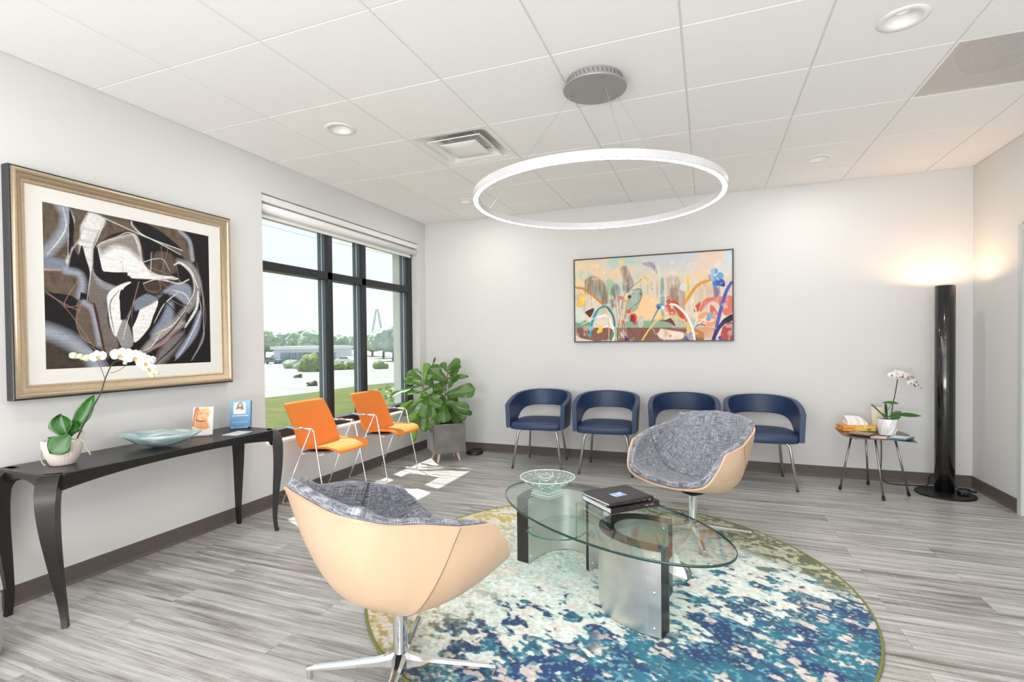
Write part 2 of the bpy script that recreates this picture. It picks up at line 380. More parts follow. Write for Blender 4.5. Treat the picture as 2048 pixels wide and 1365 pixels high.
def colour_grid(name, im, place, material, parent=None):
    """im: rows x cols x 3 (row 0 = bottom); place(u,v)->point; a grid mesh coloured per vertex"""
    nv, nu = im.shape[:2]; uu, vv = np.meshgrid(np.linspace(0, 1, nu), np.linspace(0, 1, nv))
    P = place(uu.ravel(), vv.ravel()); me = bpy.data.meshes.new(name)
    i = np.arange((nv-1)*(nu-1)); rr = i//(nu-1); cc = i % (nu-1); a = rr*nu+cc
    faces = np.c_[a, a+1, a+nu+1, a+nu]
    me.vertices.add(nu*nv); me.vertices.foreach_set('co', P.astype(np.float32).ravel())
    me.loops.add(len(faces)*4); me.polygons.add(len(faces)); me.polygons.foreach_set('loop_start', np.arange(len(faces))*4)
    me.polygons.foreach_set('loop_total', np.full(len(faces), 4)); me.loops.foreach_set('vertex_index', faces.ravel().astype(np.int32)); me.update(calc_edges=True)
    at = me.color_attributes.new('col', 'FLOAT_COLOR', 'POINT'); c = np.ones((nu*nv, 4), np.float32); c[:, :3] = np.clip(im, 0, 1).reshape(-1, 3); at.data.foreach_set('color', c.ravel())
    me.materials.append(material); return link(bpy.data.objects.new(name, me), parent)
def lin(*c): return tuple(((x/255+.055)/1.055)**2.4 if x > 10 else x/255/12.92 for x in c)

# ================================================================== SETTING
def struct(o): o['kind'] = 'structure'; return o
b = MB(); b.box(XL-.4, YR-.2, -.15, XR+.25, YB+.2, 0); struct(b.build('floor', M_floor))
# ceiling: grid of lay-in tiles
VENT, GRILLE = (1, 2), (6, 2); LIGHTS = {(0, 1), (5, 1), (0, 4), (5, 4), (0, -2), (5, -2), (0, -5), (5, -5)}
b = MB(); xs = [XL] + [TX0+i*TT for i in range(0, 8)] + [XR]; ys0 = []
j = 0
while TY0+j*TT > YR: j -= 1
ys = [YR] + [TY0+k*TT for k in range(j+1, 6)] + [YB]; jbase = j
g = .0055; dz = .006
for a in range(len(xs)-1):
    for c in range(len(ys)-1):
        i, jj = a-1, jbase+c
        if (i, jj) in (VENT, GRILLE): continue
        x0, x1, y0, y1 = xs[a]+g, xs[a+1]-g, ys[c]+g, ys[c+1]-g
        if (i, jj) in LIGHTS:
            cx_, cy_ = (xs[a]+xs[a+1])/2, (ys[c]+ys[c+1])/2; K = 32; ring = []; outer = []
            for k in range(K):
                t = 2*PI*k/K+PI/4; dx, dy = math.cos(t), math.sin(t); s_ = min((x1-x0)/2/max(abs(dx), 1e-9), (y1-y0)/2/max(abs(dy), 1e-9))
                ring.append((cx_+.083*dx, cy_+.083*dy, ZC-dz)); outer.append((cx_+s_*dx, cy_+s_*dy, ZC-dz))
            up = [(p[0], p[1], ZC+.02) for p in ring]; up2 = [(p[0], p[1], ZC+.01) for p in outer]
            b.add(ring+outer+up+up2, [(k, (k+1) % K, K+(k+1) % K, K+k) for k in range(K)] + [(k, 2*K+k, 2*K+(k+1) % K, (k+1) % K) for k in range(K)] + [(K+k, K+(k+1) % K, 3*K+(k+1) % K, 3*K+k) for k in range(K)])
        else: b.box(x0, y0, ZC-dz, x1, y1, ZC+.012)
b.build('ceiling', M_ceil); struct(bpy.data.objects['ceiling'])
b = MB()
for x in xs[1:-1]: b.box(x-.0075, YR, ZC-.002, x+.0075, YB, ZC+.02)
for y in ys[1:-1]: b.box(XL, y-.0075, ZC-.0015, XR, y+.0075, ZC+.019)
for (x0, y0, x1, y1) in ((XL, YR, XL+.018, YB), (XR-.018, YR, XR, YB), (XL, YB-.018, XR, YB), (XL, YR, XR, YR+.018)): b.box(x0, y0, ZC-.003, x1, y1, ZC+.018)
struct(b.build('trim_1', M_grid))
b = MB(); b.box(XL-.3, YR-.2, ZC+.30, XR+.2, YB+.2, ZC+.40); struct(b.build('ceiling', mat('plenum', (.3, .3, .3), .9)))
# walls; the left one has the window opening
WY0, WY1, WZ0, WZ1 = 2.882, 5.085, .475, 2.392; XO = XL-.36
b = MB(); b.box(XO, YR-.2, -.15, XL, WY0, ZC+.35); b.box(XO, WY1, -.15, XL, YB+.2, ZC+.35); b.box(XO, WY0, -.15, XL, WY1, WZ0); b.box(XO, WY0, WZ1, XL, WY1, ZC+.35); b.box(XO-.02, WY0-.1, WZ1-.085, XO+.03, WY1+.1, WZ1+.05)  # last box: unseen outer lip, added to block sun through the upper panes
struct(b.build('wall_left', M_wall))
b = MB(); b.box(XL, YB, -.15, XR+.2, YB+.2, ZC+.35); struct(b.build('wall_back', M_wall))
b = MB(); b.box(XR, YR-.2, -.15, XR+.2, YB, ZC+.35); struct(b.build('wall_right', M_wall))
b = MB(); b.box(XL, YR-.2, -.15, XR, YR, ZC+.35); struct(b.build('wall_rear', M_wall))
# window sill board
b = MB(); b.box(XL-.115, WY0, WZ0-.002, XL+.012, WY1, WZ0+.02); struct(b.build('trim_2', M_jamb, bevel=.003))
# baseboards: cove profile
def baseboard(name, x0, y0, x1, y1, nx, ny):
    prof = [(0, .0), (.012, 0), (.011, .004), (.005, .012), (.003, .02), (.003, .094), (.0, .098)]; b = MB(); L = []
    for (X, Y) in ((x0, y0), (x1, y1)): L.append([(X+nx*p, Y+ny*p, z) for p, z in prof])
    b.grid(L); return struct(b.build(name, M_base))
baseboard('baseboard_left', XL, YR, XL, YB, 1, 0); baseboard('baseboard_back', XL, YB, XR, YB, 0, -1); baseboard('baseboard_right', XR, 4.54, XR, YB, -1, 0)
# door in the right wall, its casing just at the edge of the view
d1 = empty('door_1', (XR, 4.05, 0)); d1['kind'] = 'structure'
b = MB(); b.box(-.022, .44, 0, 0, .49, 2.03); b.box(-.022, -.49, 0, 0, -.44, 2.03); b.box(-.022, -.44, 1.98, 0, .44, 2.03); b.build('door_casing', mat('door_casing_grey', (.55, .58, .57), .4), d1, bevel=.003)
b = MB(); b.box(-.012, -.44, .006, 0, .44, 1.98); b.build('door_leaf', M_white, d1)
# ------------------------------------------------------------------ window
W = empty('window_1', (XL-.095, 0, 0)); W['kind'] = 'structure'
def member(mb, y0, z0, y1, z1, d=.115): mb.box(-d, y0, z0, 0, y1, z1, mi=0)
b = MB(); fy0, fy1, fz0, fz1 = WY0, WY1-.002, WZ0+.018, WZ1
member(b, fy0, fz0, fy1, fz0+.066); member(b, fy0, fz1-.06, fy1, fz1); member(b, fy0, fz0, fy0+.06, fz1); member(b, fy1-.078, fz0, fy1, fz1)
b.build('window_frame', M_frame, W, bevel=.002)
for ym in (3.687, 4.175):
    b = MB(); b.box(-.115, ym, fz0+.066, 0, ym+.064, fz1-.06); o = b.build('mullion', [M_frame], W, bevel=.002)
b = MB(); member(b, fy0+.06, 1.832, fy1-.078, 1.90); b.build('transom', M_frame, W, bevel=.002)
# slate side faces and pale glazing beads of the uprights
def beads(y, side):
    s = -1 if side < 0 else 1; b = MB()
    for (zz0, zz1) in ((fz0+.068, 1.83), (1.902, fz1-.062)):
        b.box(-.112, y, zz0, -.082, y+s*.003, zz1, mi=0); b.box(-.072, y, zz0, -.064, y+s*.003, zz1, mi=1); b.box(-.060, y, zz0, -.028, y+s*.003, zz1, mi=0)
    b.build('glazing_bead', [M_frame2, M_gasket], W)
for ym in (3.687, 4.175, fy1-.078): beads(ym, -1)
for i, (y0, y1) in enumerate(((fy0+.06, 3.687), (3.751, 4.175), (4.239, fy1-.078))):
    for z0, z1 in ((fz0+.066, 1.832), (1.90, fz1-.06)):
        b = MB(); b.box(-.072, y0, z0, -.066, y1, z1); b.build('window_pane', M_winglass, W)
# roller blind, rolled up under its white fascia
RB = empty('roller_blind', (XL-.02, (WY0+WY1)/2, WZ1), label='white roller blind rolled up in its fascia at the top of the window', cat='blind')
hw = (WY1-WY0)/2-.006
b = MB(); b.box(-.065, -hw, -.056, .006, hw, -.006); b.build('fascia', M_blind, RB, bevel=.004)
b = MB(); b.tube([(-.028, -hw, -.098), (-.028, hw-.012, -.098)], .034, 20); b.build('fabric_roll', M_blind, RB, smooth=True)
b = MB(); b.box(-.062, -hw+.02, -.158, -.055, hw-.05, -.06); b.box(-.066, -hw+.02, -.162, -.050, hw-.05, -.145); b.build('hem_bar', M_blind, RB)

# ================================================================== RUG
RC = (-.53, 2.672); RR = 1.215; RT = .009
cv = Canvas([(0, 1), (1, 1), (1, 0), (0, 0)], 600, 600, (0, 0, 0))
X = (cv.U/600-.5)*2*RR; Y = (cv.V/600-.5)*2*RR; S = np.clip
def sm(x, a, b): t = S((x-a)/(b-a), 0, 1); return t*t*(3-2*t)
def warp_noise(fx, fy, ang, seed, octv=3):
    r = np.random.default_rng(seed); out = 0; tot = 0; amp = 1
    for o in range(octv):
        nx, ny = int(fx*2**o)+4, int(fy*2**o)+4; g_ = r.random((ny, nx)); a_ = (X*math.cos(ang)+Y*math.sin(ang))/(2*RR*1.42)+.5; b_ = (-X*math.sin(ang)+Y*math.cos(ang))/(2*RR*1.42)+.5
        x = S(a_, 0, .999)*(nx-1.01); y = S(b_, 0, .999)*(ny-1.01); xi = x.astype(int); yi = y.astype(int); u_ = x-xi; w_ = y-yi; u_ = u_*u_*(3-2*u_); w_ = w_*w_*(3-2*w_)
        out = out+amp*((g_[yi, xi]*(1-u_)+g_[yi, xi+1]*u_)*(1-w_)+(g_[yi+1, xi]*(1-u_)+g_[yi+1, xi+1]*u_)*w_); tot += amp; amp *= .6
    return out/tot
A_ = math.radians(-28)
nB, nM, nS, nF, nG, nH = (warp_noise(9, 15, A_, 1), warp_noise(42, 74, A_, 2), warp_noise(110, 170, A_, 3), warp_noise(230, 260, A_, 4, 1), warp_noise(24, 40, A_, 5), warp_noise(60, 64, A_, 6))
im = np.zeros((600, 600, 3)) + lin(214, 223, 217)
def lay(mask, col): 
    global im
    im = im*(1-mask[..., None]) + np.array(col)*mask[..., None]
lay(sm(nM, .42, .62)*.55, lin(186, 205, 200)); lay(sm(nH, .55, .7)*.5, lin(222, 206, 192))
lay(sm(nS, .60, .72)*sm(nG, .45, .6)*.6, lin(120, 145, 150))
s_line = .6*X-.8*Y-.43 + (nB-.5)*.55
left = sm(-X-.15*Y, .62, .95); right = sm(.6*X+.8*Y, .80, .98) + sm(nB, .55, .7)*sm(.6*X+.8*Y, .6, .8)*.5
lay(S(left*.85, 0, 1), lin(203, 188, 170))
blue = sm(s_line + (nM-.5)*1.05 + (nS-.5)*.45 + (nG-.5)*.4, -.05, .06)*(1-S(left, 0, 1))
fleck = sm(nM+(nS-.5)*.4, .60, .66)*sm(s_line, -.62, -.1)*(1-S(left*.9, 0, 1))
bl = S(blue+fleck*.9, 0, 1)
deep = sm(nG, .38, .6); pur = sm(nH+(nF-.5)*.5, .56, .66)
bc = np.array(lin(46, 112, 134))*(1-deep[..., None])+np.array(lin(36, 66, 112))*deep[..., None]
bc = bc*(1-.6*pur[..., None])+np.array(lin(44, 34, 66))*.6*pur[..., None]
bc = bc*(1-.45*sm(nF, .6, .85)[..., None])+np.array(lin(130, 190, 195))*.45*sm(nF, .6, .85)[..., None]
im = im*(1-bl[..., None])+bc*bl[..., None]
spots = sm(nM+(nS-.5)*.35, .60, .66)*sm(s_line, .0, .15)*(nH > .42); lay(spots*.85, lin(214, 205, 196))
och = sm(nS*.5+nM*.5, .50, .56)*S(sm(-X-.1*Y, .35, .95), 0, 1); lay(och*.85, lin(168, 152, 62))
upl = sm(nM+(nS-.5)*.5, .48, .56)*sm(Y-.9*X, 1.05, 1.3); lay(upl*.8, lin(196, 176, 74))
R_ = S(right, 0, 1); lay(R_*.8, lin(176, 176, 140)); lay(R_*sm(nS*.6+nM*.4, .47, .54)*.9, lin(92, 100, 58)); lay(R_*sm(nF*.5+nS*.5, .56, .64)*.6, lin(60, 84, 84))
up2 = sm(nS, .52, .6)*sm(Y, .55, .9); lay(up2*.6, lin(110, 125, 105))
im = im*(.80+.40*nF)[..., None]*(.92+.16*rng.random((600, 600)))[..., None]
M_rug = vcol('woven_rug_pile', rough=.95, spec=.1, sheen=.2)
RUG = empty('round_rug', (*RC, 0), label='round rug with blue, mint and ochre speckles under the glass coffee table', cat='rug')
o = colour_grid('pile', im, lambda u, v: np.c_[(u-.5)*2*RR, (v-.5)*2*RR, np.full(u.shape, RT)], M_rug, RUG)
bm = bmesh.new(); bm.from_mesh(o.data); bmesh.ops.delete(bm, geom=[f for f in bm.faces if f.calc_center_median().xy.length > RR-.001], context='FACES')
for v in bm.verts: v.co.z += random.uniform(-.0008, .0008)
bm.to_mesh(o.data); bm.free()
b = MB(); b.cyl(RR, RR, 0, RT-.0015, 120); b.build('backing', mat('rug_backing', (.2, .2, .16), .9), RUG)
b = MB(); b.tube([((RR+.001)*math.cos(2*PI*k/140), (RR+.001)*math.sin(2*PI*k/140), .0065) for k in range(140)], .0065, 8, closed=True)
b.build('edge_binding', mat('olive_edge_binding', lin(118, 124, 66), .9), RUG, smooth=True)

# ================================================================== LOUNGE CHAIRS
def patch(rows, nu, nv):
    """rows of control points (right half given from rim to middle) -> dense grid by Catmull-Rom both ways"""
    full = []
    for r in rows:
        h = [Vector(p) for p in r]; L = [Vector((-p.x, p.y, p.z)) for p in h[:-1]]
        full.append(crom(h+L[::-1], nu))
    cols = [crom([full[i][j] for i in range(len(rows))], nv) for j in range(len(full[0]))]
    return [[cols[j][i] for j in range(len(cols))] for i in range(len(cols[0]))]
v0 = [(.316,.190,.600), (.302,.255,.515), (.256,.306,.432), (.140,.312,.393), (0,.308,.381)]
v1 = [(.327,.115,.616), (.318,.150,.490), (.250,.170,.382), (.125,.172,.351), (0,.172,.344)]
v2 = [(.334,.060,.628), (.318,.055,.480), (.243,.045,.357), (.120,.035,.327), (0,.035,.320)]
v3 = [(.337,.030,.634), (.308,-.035,.480), (.230,-.075,.357), (.115,-.103,.320), (0,-.112,.311)]
v4 = [(.318,-.085,.664), (.288,-.140,.545), (.212,-.188,.438), (.110,-.214,.396), (0,-.222,.384)]
v5 = [(.292,-.196,.684), (.266,-.236,.635), (.203,-.272,.570), (.108,-.294,.548), (0,-.302,.540)]
v6 = [(.262,-.277,.711), (.216,-.324,.727), (.165,-.341,.735), (.080,-.355,.744), (0,-.360,.748)]
GF = patch([v0, v1, v2, v3], 7, 9); GB = patch([v3, v4, v5, v6], 7, 9)
def normals(G):
    R, C_ = len(G), len(G[0]); out = []
    for i in range(R):
        row = []
        for j in range(C_):
            du = G[i][min(j+1, C_-1)]-G[i][max(j-1, 0)]; dv = G[min(i+1, R-1)][j]-G[max(i-1, 0)][j]; row.append(du.cross(dv).normalized())
        out.append(row)
    s = 1 if out[R//2][C_//2].z > 0 else -1
    if G is GB: s = 1 if out[R//2][C_//2].y > 0 else -1
    return [[n*s for n in r] for r in out]
NF, NB = normals(GF), normals(GB)
def shell(name, G, Nn, parent, mate, trim_first, trim_last, t=.011):
    G2 = G; R, C_ = len(G), len(G[0]); inn = G; out = [[G[i][j]-Nn[i][j]*t for j in range(C_)] for i in range(R)]
    b = MB(); b.grid(inn, mi=0); b.grid(out, mi=0, flip=True)
    def strip(a, c): b.grid([a, c], mi=1)
    strip(inn[0], out[0]); strip(inn[-1], out[-1]); strip([r[0] for r in inn], [r[0] for r in out]); strip([r[-1] for r in inn], [r[-1] for r in out])
    return b.build(name, [M_ply, M_plyedge], parent, auto=50)
def sample(G, s, t):
    R, C_ = len(G)-1, len(G[0])-1; y = s*R; x = t*C_; i = max(0, min(int(y), R-1)); j = max(0, min(int(x), C_-1)); fy = y-i; fx = x-j
    return (G[i][j]*(1-fx)+G[i][j+1]*fx)*(1-fy)+(G[i+1][j]*(1-fx)+G[i+1][j+1]*fx)*fy
def roll(L, both=True, n=44, r=.0205):
    """stations along a cushion of length L: half-round rolls over the rim at the open ends; gives (position 0..1, height)"""
    out = []
    for k in range(9): a = -PI/2+PI*k/8; out.append(((-.011*math.cos(a)-.001+(.010 if k == 8 else 0))/L, r+r*math.sin(a)*(1 if a < 0 else .9)))
    t0 = .022/L; mid = [(t0+(1-2*t0)*k/n, 2*r*.97) for k in range(n+1)]
    end = [(1-p, h) for p, h in out[::-1]]
    if not both: mid = [(t0+(.999-t0)*k/n, 2*r*.97-(.022*max(0, (k/n-.90)/.10)**2)) for k in range(n+1)]; end = [(.9995, .009), (.9995, .003)]
    return out+mid+end
def cushion(name, G, Nn, parent, seam_last):
    Lr = 1.15; Lc = .47 if seam_last else .50; TT_ = roll(Lr); SS = roll(Lc, False, 26)
    if not seam_last: SS = [(1-p, h) for p, h in SS[::-1]]
    P = []; UV = []
    for s, hs_ in SS:
        row = []; uvr = []
        for t, ht in TT_:
            es = 0 if seam_last else 1; ds = (s if seam_last else 1-s)*Lc; dt_ = min(t, 1-t)*Lr; q_ = .06
            if ds < q_ and dt_ < q_:      # round the two open corners
                a_, c_ = (q_-ds)/q_, (q_-dt_)/q_; rr_ = math.hypot(a_, c_); mx_ = max(a_, c_); f_ = 1-(1-mx_/rr_)*min(1, mx_)*1.0 if rr_ > 0 else 1
                ds2, dt2 = max(.001, q_-(q_-ds)*f_), max(.001, q_-(q_-dt_)*f_); s_e = ds2/Lc if seam_last else 1-ds2/Lc; t_e = dt2/Lr if t < .5 else 1-dt2/Lr
            else: s_e, t_e = s, t
            p = sample(G, s_e, t_e); n = sample(Nn, min(max(s, 0), 1), min(max(t, 0), 1)).normalized(); k = min(hs_, ht)
            row.append(p+n*(k+.001)); uvr.append((t*Lr+.04*ht, s*Lc+.04*hs_+(0 if seam_last else 3.3)))
        P.append(row); UV.append(uvr)
    b = MB(); b.grid(P, uv=UV)
    return b.build(name, M_tweed, parent, smooth=True)
def lounge(name, loc, yaw, legang, dz, label):
    R_ = empty(name, (loc[0], loc[1], loc[2]), yaw, label, 'lounge chair', 'tweed lounge chairs on the rug')
    for nm, G, Nn in (('seat_shell', GF, NF), ('back_shell', GB, NB)):
        o = shell(nm, G, Nn, R_, None, 0, 0); o.location.z = dz
    o = cushion('seat_cushion', GF, NF, R_, True); o.location.z = dz; o = cushion('back_cushion', GB, NB, R_, False); o.location.z = dz
    # folded seam between the two veneer shells
    b = MB(); L3 = [GF[-1][j]-NF[-1][j]*.0115 for j in range(len(GF[0]))]; b.tube(L3, .0009, 6); o = b.build('shell_seam', mat_seam, R_); o.location.z = dz
    zt = .276+dz
    b = MB(); b.lathe([(.0001, zt-.012), (.021, zt-.012), (.021, zt-.002), (.012, zt-.002), (.012, zt+.004), (.07, zt+.006), (.07, zt+.012), (.0001, zt+.012)], 24); b.build('swivel_plate', M_black, R_, auto=40)
    b = MB(); b.lathe([(.0001, .036), (.024, .036), (.0265, .06), (.0265, zt-.012), (.024, zt-.010), (.0001, zt-.010)], 32); b.build('column', M_chrome, R_, auto=40)
    for k in range(4):
        Mx = rotz(legang-yaw+k*PI/2); b = MB()
        secs = [(.012, .030, .030, .098), (.030, .026, .030, .088), (.055, .0195, .033, .0745), (.09, .0165, .034, .066), (.20, .0145, .029, .052), (.325, .0128, .021, .0385), (.350, .0115, .018, .035), (.354, .009, .020, .031)]
        P = []
        for (r, w, z0, z1) in secs:
            e = w*.35; P.append([Mx @ Vector(q) for q in ((r, -w+e, z0), (r, -w, z0+e), (r, -w, z1-e*1.6), (r, -w+e*1.6, z1), (r, w-e*1.6, z1), (r, w, z1-e*1.6), (r, w, z0+e), (r, w-e, z0), (r, -w+e, z0))])
        b.grid(P); n = len(P); b.add(P[-1][:-1], [tuple(range(8))]); b.add(P[0][:-1], [tuple(range(8))])
        lg = b.build('leg', M_chrome, R_, auto=38)
        off = (Vector(loc).xy + (rotz(legang+k*PI/2) @ Vector((.341, 0, 0))).xy - Vector(RC)).length > RR
        b = MB(); b.cyl(.0105, .0115, -loc[2] if off else 0, .021, 16, Mx @ Matrix.Translation((.341, 0, 0))); b.build('foot_glide', M_satin, lg, auto=40)
    return R_
mat_seam = mat('seam_shadow_gap', (.22, .10, .05), .8)
lounge('lounge_chair', (-1.073, 1.585, RT+.001), math.radians(-26.8), math.radians(20.7), .004, 'foreground tweed swivel lounge chair, its pale wooden shell turned to the camera')
lounge('lounge_chair', (-.09, 3.39, RT+.001), math.radians(150.3), math.radians(12), -.014, 'tweed swivel lounge chair facing the camera beyond the glass coffee table')

# ================================================================== COFFEE TABLE
CT = empty('coffee_table', (-.5, 2.508, RT+.0012), label='oval glass coffee table on two curved brushed steel pedestals, standing on the round rug', cat='coffee table')
TZ0, TZ1 = .3705, .3825
def T_(x, y, z=0): return Vector((x+.5, y-2.508, z-RT))
ua = math.atan2(.558, -.83); el = [(.703*math.cos(t)*math.cos(ua)-.338*math.sin(t)*math.sin(ua), .703*math.cos(t)*math.sin(ua)+.338*math.sin(t)*math.cos(ua)) for t in np.linspace(0, 2*PI, 121)[:-1]]
b = MB(); n = len(el); ins = [(x*.994, y*.994) for x, y in el]
b.add([(x, y, TZ1-RT) for x, y in ins], [tuple(range(n))]); b.add([(x, y, TZ0-RT) for x, y in ins], [tuple(range(n))[::-1]]); o = b.build('glass_top', M_topglass, CT)
b = MB(); prof = [(.994, TZ0), (.9985, TZ0+.0015), (1, TZ0+.004), (1, TZ1-.004), (.9985, TZ1-.0015), (.994, TZ1)]
b.grid([[(x*f, y*f, z-RT) for x, y in el+[el[0]]] for f, z in prof]); b.build('glass_edge', M_glassedge2, CT, smooth=True)
LCo = [(-1.009,2.65), (-1.006,2.75), (-.985,2.84), (-.93,2.925), (-.83,2.978), (-.72,2.978), (-.62,2.94), (-.563,2.86), (-.559,2.755), (-.600,2.652)]
LCi = [(-.937,2.632), (-.912,2.731), (-.867,2.838), (-.782,2.892), (-.69,2.872), (-.635,2.79), (-.617,2.664)]
RCo = [(-.182,2.143), (-.265,2.160), (-.352,2.197), (-.438,2.268), (-.486,2.371), (-.487,2.46), (-.446,2.54), (-.36,2.588), (-.25,2.588), (-.163,2.560)]
RCi = [(-.155,2.210), (-.25,2.232), (-.33,2.268), (-.393,2.325), (-.418,2.392), (-.405,2.458), (-.36,2.505), (-.28,2.52), (-.178,2.492)]
def pedestal(po, pi):
    so_, si_ = [p.to_2d() for p in crom([(*p, 0) for p in po], 6)], [p.to_2d() for p in crom([(*p, 0) for p in pi], 6)]
    P = empty('pedestal'); P.parent = CT
    z0, z1 = .0005, TZ0-.0005-RT
    b = MB(); k = 60
    def res(L, k):
        d = [0]
        for a, c in zip(L[:-1], L[1:]): d.append(d[-1]+(c-a).length)
        out = []
        for q in range(k+1):
            t = d[-1]*q/k; i = 0
            while i < len(L)-2 and d[i+1] < t: i += 1
            out.append(L[i].lerp(L[i+1], (t-d[i])/max(d[i+1]-d[i], 1e-9)))
        return out
    A, B = res(so_, k), res(si_, k)
    b.grid([[T_(*p, z1+RT) for p in A], [T_(*p, z1+RT) for p in B]]); b.grid([[T_(*p, z0+RT) for p in A], [T_(*p, z0+RT) for p in B]])
    b.grid([[T_(*p, z1+RT) for p in A], [T_(*p, z0+RT) for p in A]]); b.grid([[T_(*p, z1+RT) for p in B], [T_(*p, z0+RT) for p in B]])
    for e in (0, -1): b.add([T_(*A[e], z0+RT), T_(*B[e], z0+RT), T_(*B[e], z1+RT), T_(*A[e], z1+RT)], [(0, 1, 2, 3)])
    b.build('core', M_pedcore, P, auto=40)
    for L, sg in ((A, 1), (B, 1)):
        b = MB(); other = B if L is A else A; F_, G_ = [], []
        for q in range(k+1):
            a_, c_ = L[max(q-1, 0)], L[min(q+1, k)]; t = (c_-a_).normalized(); nrm = Vector((t.y, -t.x));
            if (other[q]-L[q]).dot(nrm) > 0: nrm = -nrm
            F_.append(L[q]+nrm*.0006); G_.append(L[q]+nrm*.0026)
        b.grid([[T_(*p, z0+.001+RT) for p in G_], [T_(*p, z1-.001+RT) for p in G_]]); b.grid([[T_(*p, z1-.001+RT) for p in G_], [T_(*p, z1-.001+RT) for p in F_]])
        for e in (0, -1): b.add([T_(*F_[e], z0+RT), T_(*G_[e], z0+RT), T_(*G_[e], z1+RT), T_(*F_[e], z1+RT)], [(0, 1, 2, 3)])
        sh = b.build('steel_sheet', M_steelbr, P, auto=40)
        for e, st_ in ((2, 1), (k-2, -1)):
            for zz in (.035, .185, .335):
                a_, c_ = G_[e-1], G_[e+1]; t = (c_-a_).normalized(); nrm = (G_[e]-F_[e]).normalized(); nv = Vector((nrm.x, nrm.y, 0))
                Mx = Matrix.Translation(T_(*G_[e], zz+RT)) @ nv.to_track_quat('Z', 'Y').to_matrix().to_4x4()
                b = MB(); b.lathe([(.0062, 0), (.0062, .002), (.0045, .0042), (.0001, .005)], 12, Mx); b.build('screw', M_chrome, sh, smooth=True)
    return P
M_pedcore = mat('dark_pedestal_core', (.022, .019, .020), .30)
pedestal(LCo, LCi); pedestal(RCo, RCi)
for inner, arc in ((LCi, [(-.632,2.60), (-.690,2.532), (-.782,2.508), (-.87,2.532), (-.928,2.585)]), (RCi, [(-.150,2.470), (-.095,2.425), (-.072,2.346), (-.088,2.265), (-.135,2.218)])):
    pts = [p.to_2d() for p in crom([(*q, 0) for q in inner], 4)]; cen = sum(pts, Vector((0, 0)))/len(pts); A_pts = [p.to_2d() for p in crom([(*q, 0) for q in arc], 6)]
    pts = [p+(cen-p).normalized()*.004 for p in pts]; out = pts+A_pts; sh_pts = [T_(*p, 0) for p in out]
    b = MB(); b.prism([(p.x, p.y) for p in sh_pts], .198, .2065); sh = b.build('glass_shelf', M_topglass, CT)
    b = MB(); e3 = [T_(*p, .2045+RT) for p in [pts[-1]]+A_pts+[pts[0]]]; b.tube([Vector((p.x, p.y, .2022)) for p in e3], .0043, 8); b.build('shelf_edge', M_glassedge, sh, smooth=True)
# white wedge on the lower shelf
o = MB(); o.add([(-.145, 2.285, .2185), (-.082, 2.262, .2185), (-.10, 2.325, .2185), (-.195, 2.345, .2185), (-.138, 2.300, .318), (-.092, 2.275, .252)], [(0, 3, 2, 1), (0, 1, 5, 4), (1, 2, 5), (2, 3, 4, 5), (3, 0, 4)])
tag(o.build('display_wedge', M_white, bevel=.004), 'small white angular block on the lower glass shelf of the coffee table', 'ornament')

# books
def book(name, cx_, cy_, z, w, d, t, ang, cover, label, extras=None):
    """spine along local x at y=-d/2"""
    R_ = empty(name, (cx_, cy_, z), ang, label, 'book', 'black books stacked on the coffee table')
    b = MB(); c = .0028; b.box(-w/2, -d/2, 0, w/2, d/2, c); b.box(-w/2, -d/2, t-c, w/2, d/2, t); b.box(-w/2, -d/2-.001, 0, w/2, -d/2+.004, t); b.build('cover', cover, R_, bevel=.0012)
    b = MB(); b.box(-w/2+.004, -d/2+.004, c, w/2-.004, d/2-.005, t-c); b.build('pages', M_pages, R_)
    return R_
M_pages = mat('page_block', (.88, .88, .89), .7); M_cov1 = mat('plum_cloth_cover', (.030, .018, .022), .45); M_cov2 = mat('black_cloth_cover', (.015, .013, .013), .45); M_cov3 = mat('charcoal_leatherette', (.030, .029, .032), .5)
M_silver = mat('silver_foil', (.55, .5, .52), .4); M_goldf = mat('gold_foil', (.55, .45, .18), .4, metal=.4)
def glyphs(parent, mat_, x0, x1, y, z, h, n, seed):
    r = random.Random(seed); b = MB(); w = (x1-x0)/n
    for i in range(n):
        x = x0+i*w; 
        if r.random() < .12: continue
        k = r.choice('HILOET')
        def st(a, c, e, f): b.box(x+a*w*.8, y-.0004, z+c*h, x+e*w*.8, y+.001, z+f*h)
        if k in 'HILET': st(.0, 0, .22, 1)
        if k in 'HO': st(.7, 0, .92, 1)
        if k in 'OE': st(0, 0, .9, .2); st(0, .8, .9, 1)
        if k == 'O': st(0, 0, .22, 1)
        if k in 'HE': st(0, .4, .9, .6)
        if k == 'L': st(0, 0, .9, .2)
        if k == 'T': st(0, .8, .9, 1)
    if b.v: b.build('spine_lettering', mat_, parent)
def rect_book(near, ang, w, d): # near corner = spine start; spine runs along ang
    u = Vector((math.cos(ang), math.sin(ang))); v = Vector((-math.sin(ang), math.cos(ang))); c = Vector(near)+u*w/2+v*d/2; return c.x, c.y
a1 = math.radians(45.9); w, d = .305, .265; c = rect_book((-.45, 2.496), a1, w, d)
B1 = book('book', *c, TZ1+.0018, w, d, .0285, a1, M_cov1, 'plum-black hardback, lowest of the three books stacked on the coffee table')
glyphs(B1, M_silver, .06, .12, -d/2-.0012, .011, .007, 8, 4); glyphs(B1, mat('dull_print', (.09, .07, .08), .5), -.10, .02, -d/2-.0012, .011, .006, 20, 5)
a2 = math.radians(44.5); w, d = .285, .235; c = rect_book((-.470, 2.500), a2, w, d)
B2 = book('book', *c, TZ1+.0308, w, d, .022, a2, M_cov2, 'black hardback with gold lettering on its spine, middle of the three stacked books')
